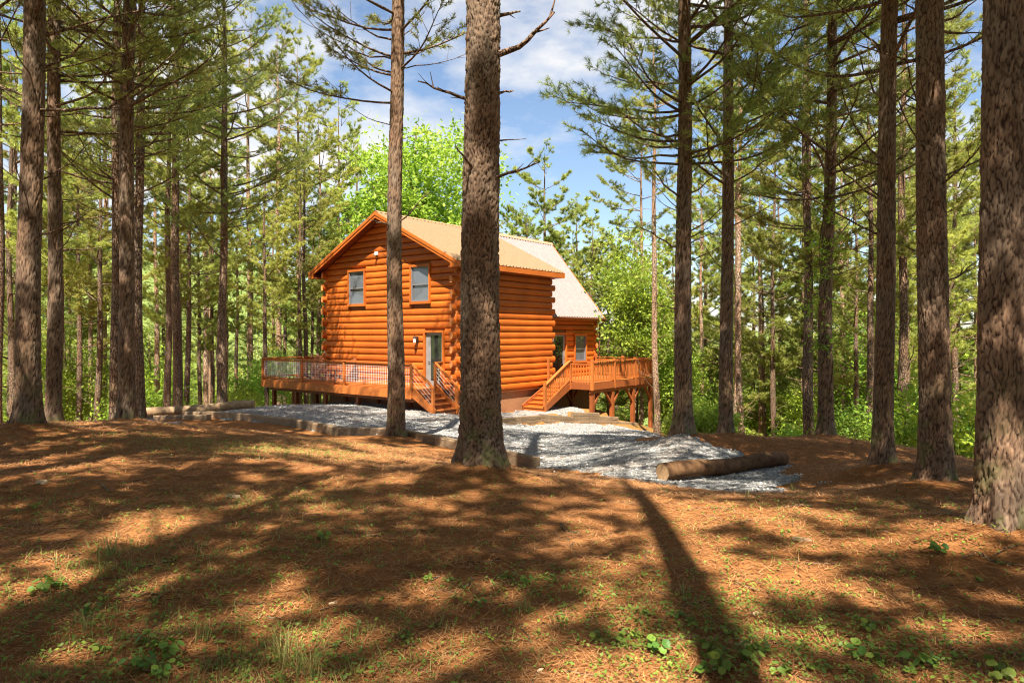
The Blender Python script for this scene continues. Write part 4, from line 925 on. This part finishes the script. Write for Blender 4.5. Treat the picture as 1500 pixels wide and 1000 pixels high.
def picket_rail(p, q, posts, zs=(0, 0)):
    p = np.array(p, float); q = np.array(q, float); Lr = np.linalg.norm(q-p)
    z = lambda f: zs[0]+(zs[1]-zs[0])*f-.06
    for f in posts: c = p+(q-p)*f; bx((c[0]-.055, c[1]-.055, z(f)-.3), (c[0]+.055, c[1]+.055, z(f)+1.08), 'post', M['deck'], rd)
    for dz, ww, hh in ((.98, .13, .045), (.86, .05, .08), (.12, .05, .08)): mb = MB(); mb.bar((*p, z(0)+dz), (*q, z(1)+dz), ww, hh); mb.build('rail', M['deck'], rd)
    n_ = int(Lr/.135)
    mb = MB(); mb.box((-.019, -.019, 0), (.019, .019, .76)); me = mb.mesh('baluster', M['deck'])
    for k in range(1, n_):
        f = k/n_; c = p+(q-p)*f; o = link('baluster', me, rd); o.location = (c[0], c[1], z(f)+.12)
picket_rail((DX1, DY0), (DX1, DY1), [0, .33, .67, 1.0]); picket_rail((1.38, DY0), (DX1, DY0), [0]); picket_rail((DX0, DY1), (DX1-.06, DY1), [.02, .5])
# rear stairs climb along the side wall
G1 = -3.36-FLOOR+.03; SX0, SX1 = .22, 1.38; T0 = 4.1; ns = 7; tr = (DY0-.05-T0)/(ns-1); rs_ = (-.06-G1)/ns
for k in range(1, ns):
    y_ = T0+tr*(k-1); bx((SX0+.03, y_-.02, G1+rs_*k-.04), (SX1-.04, y_+tr+.01, G1+rs_*k), 'stair_tread', M['trim'], rd)
    bx((SX0+.03, y_+.01, G1+rs_*(k-1)+.001), (SX1-.04, y_+.03, G1+rs_*k-.042), 'stair_riser', M['trim'], rd)
for xx in (SX0, SX1-.0): mb = MB(); mb.bar((xx, T0-.05, G1+.10), (xx, DY0-.05, -.22), .045, .28); mb.build('stringer', M['deck_dark'], rd)
picket_rail((SX1, T0+.02), (SX1, DY0-.08), [0], (G1+rs_+.06, 0)); 
bx((SX0-.07, DY0-.1, -.3), (SX0+.03, DY0, 1.0), 'post', M['deck'], rd)

# chairs on the front deck
def adirondack():
    t = empty('deck_chair', (0, 0, 0)); m = M['deck_dark']
    for k in range(5):
        mb = MB(); a = -.22+k*.11; h = .82+.10*math.cos((k-2)*.7); mb.bar((a, .28, .26), (a*1.15, .28+h*.42, .26+h*.9), .095, .02, up=(0, -1, .4)); mb.build('back_slat', m, t)
        mb = MB(); mb.bar((-.27, -.30+k*.12, .36-k*.022), (.27, -.30+k*.12, .36-k*.022), .105, .02); mb.build('seat_slat', m, t)
    for sx in (-1, 1):
        mb = MB(); mb.bar((sx*.31, -.36, 0), (sx*.31, -.36, .54), .03, .1, up=(0, 1, 0)); mb.build('leg', m, t)
        mb = MB(); mb.bar((sx*.27, -.38, .34), (sx*.27, .55, .06), .03, .11); mb.build('leg', m, t)
        mb = MB(); mb.bar((sx*.34, -.44, .56), (sx*.34, .44, .56), .12, .025); mb.build('armrest', m, t)
    return t
ch = adirondack()
for i, (x_, y_, rz, lab) in enumerate([(-8.1, -1.0, .5, 'slatted wooden deck chair nearest the left corner of the front deck'), (-6.2, -.85, -.3, 'slatted wooden deck chair near the middle of the front deck')]):
    o = ch if i == 0 else copy_tree(ch); w2 = H2W(x_, y_); o.location = (w2[0], w2[1], FLOOR+EYE); o.rotation_euler = (0, 0, TH+rz); tag(o, lab, 'chair', 'chairs on the front deck')

# ------------------------------------------------------------------ landscape timbers and lying logs
def timber(p, q, lift, label, grp, w=.19, h=.24, seg=None):
    p = np.array(p, float); q = np.array(q, float); L_ = np.linalg.norm(q-p); n_ = 6; mb = MB(); d = (q-p)/L_; sd = np.array([-d[1], d[0]])
    za = gz(*p)+lift; zb_ = gz(*q)+lift; V = []
    pr = [(-.5, -.5), (-.5, .38), (-.38, .5), (.38, .5), (.5, .38), (.5, -.5)]
    for t_ in np.linspace(0, 1, n_):
        c = p+(q-p)*t_; z_ = za+(zb_-za)*t_
        for (a, b) in pr: V.append((c[0]+sd[0]*a*w+rng.normal()*.003, c[1]+sd[1]*a*w+rng.normal()*.003, z_+b*h+rng.normal()*.003))
    k = 6; F = [(i*k+j, i*k+(j+1) % k, (i+1)*k+(j+1) % k, (i+1)*k+j) for i in range(n_-1) for j in range(k)]
    caps = [(0, i+1, i) for i in range(1, k-1)]+[((n_-1)*k, (n_-1)*k+i, (n_-1)*k+i+1) for i in range(1, k-1)]
    c0 = np.array(V); ctr = c0.mean(0); mb.add(c0-ctr, f4=F, f3=caps)
    o = mb.build('landscape_timber', M['timber']); o.location = ctr; return tag(o, label, 'timber', grp)
edge = [(-11.0, 22.3), (-8.7, 21.2), (-6.4, 19.95), (-4.6, 18.5), (-2.95, 17.05), (-1.75, 16.0), (-.75, 15.05), (.50, 13.65)]
for i in range(len(edge)-1):
    a, b = np.array(edge[i]), np.array(edge[i+1]); d = (b-a)/np.linalg.norm(b-a)
    pos = ['at the far left end', 'second from the left end', 'third from the left end', 'left of the dark slim pine', 'behind the dark slim pine', 'left of the thick central pine', 'at its right end beside the thick central pine'][i]
    timber(a+d*.01, b-d*.01, .10, f'weathered landscape timber edging the gravel, {pos}', 'timbers edging the gravel')
timber((-11.6, 21.9), (-9.3, 20.95), .05, 'short dark timber laid in front of the left end of the gravel edging', 'timbers edging the gravel')
timber((-12.4, 21.0), (-10.9, 20.6), .05, 'short timber lowest and farthest left under the raised log', 'timbers edging the gravel')
wallpts = [H2W(2.3, -.1), H2W(2.3, 2.35), H2W(2.55, 4.3), H2W(2.75, 6.1), H2W(2.85, 7.6), H2W(2.95, 9.2)]
for i in range(5):
    a, b = wallpts[i], wallpts[i+1]; d = (b-a)/np.linalg.norm(b-a)
    levels = [3, 3, 4, 3, 2][i]
    for k in range(levels):
        o = timber(a+d*.01, b-d*.01, 0, f'retaining wall timber below the rear stairs, course {["one", "two", "three", "four"][k]} up, bay {["one", "two", "three", "four", "five"][i]}', 'retaining wall timbers', .16, .15)
        za = min(gz(*(a+NX*.3)), gz(*(b+NX*.3))); o.location.z = za+.07+k*.153; o.location.x += NX[0]*.10; o.location.y += NX[1]*.10
def lying_log(p, q, r0, r1, label, name='fallen_log', pm=None):
    p = np.array(p, float); q = np.array(q, float); c = (p+q)/2; n_ = 26; t_ = np.linspace(0, 1, n_)[:, None]; s = np.random.default_rng(int(r0*1e4))
    t = empty(name, tuple(c), 0, label, 'log')
    path = p+(q-p)*t_-c; path[:, 2] += .02*np.sin(t_[:, 0]*9); path[:, 0] += .015*np.sin(t_[:, 0]*7)
    mb = MB(); rad = np.linspace(r0, r1, n_)*(1+.03*np.sin(np.linspace(0, 17, n_))+s.normal(size=n_)*.008); mb.tube(path, rad, 20, attr=.8, cap=False); v_ = mb.v[0].reshape(n_, 20, 3); dd_ = nz(v_-path[:, None]); v_ += dd_*(s.normal(size=(n_, 20, 1))*.5+np.repeat(s.normal(size=(n_, 5, 1)), 4, 1))*.006; mb.v[0] = v_.reshape(-1, 3); mb.build('bark', pm or M['log_bark'], t, True)
    d = nz(q-p)
    for e, rr, sg in ((path[0], r0, -1), (path[-1], r1, 1)):
        mb = MB(); mb.tube([e-d*sg*.02, e+d*sg*.004, e+d*sg*.006], [rr*.99, rr*.985, rr*.5], 20); mb.build('cut_end', M['log_cut'], t)
    return t
M['log_bark'] = wood_mat('lying_log_bark', (.075, .034, .014), (.22, .115, .052), .85, (5, 5, 5), .2, 1.0); M['log_cut'] = wood_mat('log_cut_face', (.24, .14, .07), (.42, .27, .14), .85, (14, 14, 14), .2)
a = (2.26, 10.25); b = (4.66, 11.75)
lying_log((*a, gz(*a)+.15), (*b, gz(*b)+.135), .135, .12, 'thick debarked log lying across the end of the gravel drive on the right')
lying_log((-12.25, 22.0, -2.55+EYE), (-8.45, 22.35, -2.28+EYE), .15, .135, 'long pale log raised on timbers at the left end of the gravel', pm=wood_mat('pale_log_bark', (.22, .135, .07), (.46, .31, .18), .85, (4, 4, 4), .2, .9))

# ------------------------------------------------------------------ ivy on the crooked pine
ix, iy = 6.9, 15.0; zb_ = gz(ix, iy); s = np.random.default_rng(77); t = empty('ivy_vine', (ix, iy, zb_), 0, 'leafy green ivy climbing the crooked pine on the right', 'vine')
hh = np.linspace(.2, 5.4, 60); th = hh*1.3; axx, ayy = trunk_axis(hh, .004, 308, .16); vp = np.stack([axx+.155*np.cos(th+3.6), ayy+.155*np.sin(th+3.6)*1, hh], -1)
mb = MB(); mb.tube(vp, .012, 5); mb.build('stem', M['bark'], t, True)
cc = []
for q in range(70):
    h = s.uniform(1.6, 5.6)if q % 3 else s.uniform(2.6, 4.6); a_, b_ = trunk_axis(h, .004, 308, .16); an = s.uniform(2.2, 5.6); rr = s.uniform(.15, .42 if 2.4 < h < 4.6 else .25); cc.append((a_+rr*math.cos(an), b_+rr*math.sin(an)*.9, h))
mb = MB(); leaf_cloud(mb, np.array(cc), s, 14, np.full(len(cc), .08), .05); mb.build('foliage', M['leaf'], t)

# ------------------------------------------------------------------ forest floor: straw, weeds, sticks
def scatter_ground(n, y0, y1, p=1.0):
    y = y0+(y1-y0)*rng.random(n)**p; x = rng.uniform(-.85, .85, n)*y; return x, y
n = 130000; x, y = scatter_ground(n, 2.4, 15, 1.35)
keep = ~inside(x, y, GP); x, y = x[keep], y[keep]; n = len(x)
a = rng.uniform(0, 6.28, n); el = np.abs(rng.normal(0, .16, n)); ln = rng.uniform(.05, .11, n)*(.8+.05*y); w = (.0009+.00042*y)
z = ground_z(x, y)+.004+rng.random(n)*.012
b = np.stack([x, y, z], -1); d = np.stack([np.cos(a)*np.cos(el), np.sin(a)*np.cos(el), np.sin(el)], -1); sd = np.stack([-np.sin(a), np.cos(a), 0*a], -1)*w[:, None]
V = np.stack([b-sd, b+sd, b+d*ln[:, None]], 1).reshape(-1, 3); mb = MB(); mb.add(V, f3=np.arange(3*n).reshape(-1, 3), attr=np.repeat(rng.random(n), 3))
tag(mb.build('pine_straw', M['litter']), 'rusty brown pine needles carpeting the clearing', 'pine straw', kind='stuff')

mb = MB(); x, y = scatter_ground(700, 2.6, 14, 1.2)
for (a, b) in zip(x, y):
    if inside(np.array(a), np.array(b), GP): continue
    an = rng.uniform(0, 6.28); l = rng.uniform(.05, .28); t_ = np.linspace(-.5, .5, 4); px_ = a+np.cos(an)*l*t_+rng.normal(size=4)*.008; py_ = b+np.sin(an)*l*t_+rng.normal(size=4)*.008
    r_ = rng.uniform(.0016, .0045); mb.tube(np.stack([px_, py_, ground_z(px_, py_)+r_+.006], -1), r_, 4, attr=rng.random())
tag(mb.build('twig_litter', M['bark']), 'small broken twigs scattered over the pine straw', 'twigs', kind='stuff')

def on_ground(px, py):
    d = 3.0
    for _ in range(60):
        X_ = (px-750)/1000*d; zr = gz(X_, d)-EYE; d2 = -zr/((py-490)/1000); d = d*.5+d2*.5
    return (px-750)/1000*d, d
# patches of low green growth (centre in the picture plane turned into ground points)
PATCH = [(780, 860, .30, 1.0), (860, 870, .35, .7), (930, 850, .3, .4), (900, 940, .28, 1.2), (960, 945, .22, .8), (1060, 950, .45, 1.4), (1010, 890, .35, .8), (1120, 920, .5, .9), (1260, 960, .45, 1.0), (1350, 980, .4, .9), (1450, 990, .3, .6), (1190, 860, .4, .4), (1290, 930, .3, .4), (230, 960, .5, 1.2), (310, 990, .4, 1.0), (150, 870, .4, .7), (60, 890, .4, .7), (420, 980, .3, 1.1), (560, 980, .3, .7), (600, 930, .3, .5), (140, 815, .25, .8), (300, 745, .5, .5), (60, 745, .5, .6), (415, 735, .3, .8), (480, 790, .4, .7), (260, 650, .9, .7), (340, 655, .9, .8), (430, 660, .8, .8), (500, 650, .6, .5), (520, 730, .6, .4), (700, 850, .3, .5), (640, 780, .4, .3), (730, 705, .35, .4), (1090, 790, .5, .5), (1180, 745, .6, .5), (1330, 800, .4, .6), (1390, 745, .35, .6), (350, 830, .4, .6), (20, 960, .4, .8), (680, 640, .8, .5)]
wx = []; wy = []
for (px, py, r_, dn) in PATCH:
    cx_, cy_ = on_ground(px, py); m_ = int(130*dn*r_/.35*min(1.5, r_/.3)); wx.append(cx_+rng.normal(size=m_)*r_); wy.append(cy_+rng.normal(size=m_)*r_*.9)
sx_, sy_ = scatter_ground(2000, 2.5, 16, 1.2); wx.append(sx_); wy.append(sy_); wx = np.concatenate(wx); wy = np.concatenate(wy); kp = ~inside(wx, wy, GP) & (wy > 2.2); wx, wy = wx[kp], wy[kp]; k = len(wx)
zz = ground_z(wx, wy)
mb = MB(); nl = 4; c = np.stack([wx, wy, zz+rng.uniform(.008, .035, k)], -1)
p = c[:, None]+rng.normal(size=(k, nl, 3))*np.array([.022, .022, .008]); nrm = nz(rng.normal(size=(k, nl, 3))*.45+np.array([0, 0, 1.])); a1 = nz(np.cross(nrm, rng.normal(size=(k, nl, 3)))); b1 = np.cross(nrm, a1); z1 = rng.uniform(.006, .015, (k, nl, 1))
V = np.stack([p-a1*z1, p-b1*z1*.6, p+a1*z1, p+b1*z1*.6], 2).reshape(-1, 3); mb.add(V, f4=np.arange(len(V)).reshape(-1, 4), attr=np.repeat(np.clip(rng.random(k)[:, None]*.6+rng.random((k, nl))*.4, 0, 1).ravel(), 4))
tag(mb.build('ground_cover', M['weed']), 'tiny green leaves of low ground cover between the pine needles', 'ground cover', kind='stuff')
mb = MB(); gxs = []; gys = []
for (px, py, r_, dn) in PATCH[13:30]+[(330, 870, .2, .5), (470, 985, .2, 1.6), (150, 840, .2, 1)]:
    cx_, cy_ = on_ground(px, py); m_ = int(80*dn*r_/.35); gxs.append(cx_+rng.normal(size=m_)*r_*1.2); gys.append(cy_+rng.normal(size=m_)*r_)
gxs = np.concatenate(gxs); gys = np.concatenate(gys); kp = (gys > 2.2) & ~inside(gxs, gys, GP); gxs, gys = gxs[kp], gys[kp]; k = len(gxs); nl = 3; b = np.stack([gxs, gys, ground_z(gxs, gys)], -1)[:, None]+rng.normal(size=(k, nl, 3))*np.array([.015, .015, 0])
d = nz(rng.normal(size=(k, nl, 3))*.55+np.array([0, 0, 1.])); le = rng.uniform(.03, .10, (k, nl, 1)); sd = nz(np.cross(d, rng.normal(size=(k, nl, 3))))*.0028
V = np.stack([b-sd, b+sd, b+d*le], 2).reshape(-1, 3); mb.add(V, f3=np.arange(len(V)).reshape(-1, 3), attr=np.repeat(rng.random(k*nl), 3)); tag(mb.build('grass', M['grass']), 'short thin grass growing through the pine straw', 'grass', kind='stuff')

def weed_kind(seed, n_, h, size):
    s = np.random.default_rng(seed); t = empty('weed', (0, 0, 0)); mb = MB(); st_ = MB()
    for q in range(n_):
        az_ = s.uniform(0, 6.28); r_ = h*s.uniform(.2, .9); tip = np.array([r_*math.cos(az_), r_*math.sin(az_), h*s.uniform(.35, 1.0)])
        m = np.linspace(0, 1, 4)[:, None]; pth = tip*m; pth[:, 2] = tip[2]*np.sqrt(m[:, 0]); st_.tube(pth, .0016, 3, cap=False)
        nrm = nz(np.array([math.cos(az_)*.35, math.sin(az_)*.35, 1])+s.normal(size=3)*.25); f = nz(np.array([math.cos(az_), math.sin(az_), -.1])); f = nz(f-nrm*(f@nrm)); g = np.cross(nrm, f); z_ = size*s.uniform(.7, 1.2)
        pts_ = [tip-f*z_*.1, tip+f*z_*.25+g*z_*.5, tip+f*z_*.75+g*z_*.45, tip+f*z_*1.15, tip+f*z_*.75-g*z_*.45, tip+f*z_*.25-g*z_*.5, tip+f*z_*.5-nrm*z_*.08]
        mb.add(pts_, f3=[(6, i, (i+1) % 6) for i in range(6)], attr=s.random())
    st_.build('stem', M['weed'], t); mb.build('leaves', M['weed'], t); return t
WK = [weed_kind(801, 9, .045, .025), weed_kind(802, 6, .035, .021), weed_kind(803, 13, .062, .032)]
WP = [(905, 945, 2), (925, 935, 2), (965, 955, 2), (880, 940, 0), (1038, 960, 2), (1060, 985, 2), (1090, 970, 2), (1025, 985, 0), (985, 975, 1), (1275, 925, 2), (1265, 965, 2), (1290, 975, 0), (1245, 985, 1), (1350, 975, 2), (1330, 985, 0), (1180, 950, 0), (1110, 955, 2), (1070, 930, 0), (800, 850, 0), (830, 862, 1), (855, 872, 1), (770, 855, 2), (745, 850, 0), (690, 888, 1), (702, 885, 0), (595, 935, 1), (640, 918, 1), (625, 850, 0), (655, 852, 0), (215, 945, 2), (240, 960, 2), (265, 975, 0), (150, 955, 0), (120, 945, 1), (65, 865, 2), (90, 860, 0), (205, 980, 2), (235, 990, 2), (270, 850, 1), (195, 865, 1), (135, 900, 0), (475, 790, 2), (1375, 810, 2), (1150, 780, 1), (1045, 745, 1), (440, 735, 1), (50, 745, 0), (990, 905, 0), (1015, 915, 1), (940, 900, 1), (890, 905, 1), (1430, 850, 1), (1460, 990, 2), (1400, 960, 1), (330, 960, 1), (560, 880, 1), (1145, 985, 2), (1200, 985, 0)]
for (px, py, k) in WP:
    x_, y_ = on_ground(px, py); put(WK[k], x_, y_, rng.uniform(.8, 1.3), None, ['small leafy green weed sprouting from the pine straw', 'tiny few-leaved seedling poking out of the pine straw', 'bushy round-leaved weed standing above the pine straw'][k], ['small weeds', 'seedlings', 'bushy weeds'][k]+' in the foreground', cat='weed', sink=.0)
def grass_kind(seed, n_, h):
    s = np.random.default_rng(seed); t = MB()
    for q in range(n_):
        a_ = s.uniform(0, 6.28); l = h*s.uniform(.5, 1.1); bend_ = s.uniform(.2, .7); w_ = .0022; o_ = s.normal(size=2)*.02; m = np.linspace(0, 1, 5)
        cx_ = o_[0]+math.cos(a_)*l*bend_*m**2; cy_ = o_[1]+math.sin(a_)*l*bend_*m**2; cz_ = l*m*(1-.25*bend_*m); V = []
        for i in range(5): ww = w_*(1-m[i]*.85); V += [(cx_[i]-math.sin(a_)*ww, cy_[i]+math.cos(a_)*ww, cz_[i]), (cx_[i]+math.sin(a_)*ww, cy_[i]-math.cos(a_)*ww, cz_[i])]
        t.add(V, f4=[(2*i, 2*i+1, 2*i+3, 2*i+2) for i in range(4)], attr=s.random())
    return t.build('grass_tuft', M['grass'])
GK = [grass_kind(851, 26, .17), grass_kind(852, 18, .10)]
for (px, py, k) in [(440, 990, 0), (420, 985, 0), (455, 995, 0), (770, 895, 1), (475, 795, 1), (150, 840, 1), (125, 925, 0), (300, 935, 1), (60, 765, 1), (350, 660, 1), (1160, 720, 1), (1095, 730, 1), (410, 965, 0), (160, 815, 0), (1000, 870, 1), (1275, 785, 1)]:
    x_, y_ = on_ground(px, py); put(GK[k], x_, y_, rng.uniform(.8, 1.2), None, ['tall loose tuft of grass in the lower left foreground', 'short tuft of grass on the pine straw'][k], 'grass tufts', cat='grass', sink=0)
# sticks and wood chips
def stick(p, q, r_, label, bow=.02):
    a = np.array([*p, gz(*p)+r_*1.1]); b = np.array([*q, gz(*q)+r_*1.1]); c = (a+b)/2; t_ = np.linspace(0, 1, 8)[:, None]; path = a+(b-a)*t_-c; d = nz(b-a); path += np.cross(d, (0, 0, 1))*np.sin(t_*np.pi)*bow
    path[:, 2] = ground_z(path[:, 0]+c[0], path[:, 1]+c[1])+r_*1.0-c[2]
    mb = MB(); mb.tube(path, r_*np.linspace(1, .55, 8), 7); o = mb.build('fallen_stick', M['bark'], None, True); o.location = c; return tag(o, label, 'stick', 'sticks on the ground')
for (p, q, r_, bw, lab) in [((674, 862), (691, 848), .009, .03, 'short curved brown stick in the middle foreground'), ((822, 770), (848, 782), .012, .04, 'bent stick lying below the thick central pine'), ((150, 712), (162, 722), .014, 0, 'short dark stick in the left middle ground'), ((1435, 812), (1485, 828), .010, .03, 'thin stick by the foot of the rightmost pine'), ((1390, 945), (1470, 985), .006, .05, 'long thin twig in the lower right corner'), ((1190, 742), (1160, 741), .012, 0, 'dark twig beside the tip of the gravel'), ((535, 785), (560, 784), .008, .02, 'grey twig left of the central pine'), ((390, 905), (415, 907), .007, .01, 'pale twig in the left foreground'), ((500, 965), (530, 955), .004, .0, 'thin straw-coloured twig near the bottom edge'), ((700, 925), (712, 930), .006, 0, 'small pale twig in the bottom centre')]:
    stick(on_ground(*p), on_ground(*q), r_, lab, bw)
M['chip'] = wood_mat('pale_wood_chip', (.50, .34, .20), (.66, .47, .30), .8, (10, 10, 10), .2)
for (px, py, lx, ly, lab) in [(342, 728, .16, .06, 'pale split piece of wood lying in the left middle ground'), (62, 708, .12, .07, 'small pale wood chip at the left'), (488, 884, .05, .02, 'tiny pale wood chip in the foreground'), (1175, 792, .16, .05, 'pale broken chip right of the trunk shadow'), (790, 985, .03, .02, 'whitish chip at the bottom edge'), (1107, 900, .045, .03, 'small grey chip on the sunlit straw'), (1092, 944, .07, .03, 'dry curled leaf-like chip near the weeds')]:
    x_, y_ = on_ground(px, py); V = []; zt = ly*.35
    for zz_, f in ((0, 1.), (zt, .85)):
        for (a, b) in ((-.5, -.4), (-.1, -.5), (.45, -.42), (.5, .1), (.3, .45), (-.4, .5)): V.append((a*lx*f+rng.normal()*.004, b*ly*f+rng.normal()*.003, zz_+(rng.normal()*.006 if zz_ else 0)))
    mb = MB(); mb.add(V, f4=[(i, (i+1) % 6, 6+(i+1) % 6, 6+i) for i in range(6)], f3=[(6, 6+i, 7+i) for i in range(1, 5)]+[(0, i+1, i) for i in range(1, 5)])
    o = mb.build('wood_chip', M['chip']); o.location = (x_, y_, gz(x_, y_)+.004); o.rotation_euler = (0, 0, rng.uniform(-.5, .5)); tag(o, lab, 'wood chip', 'wood chips on the ground')
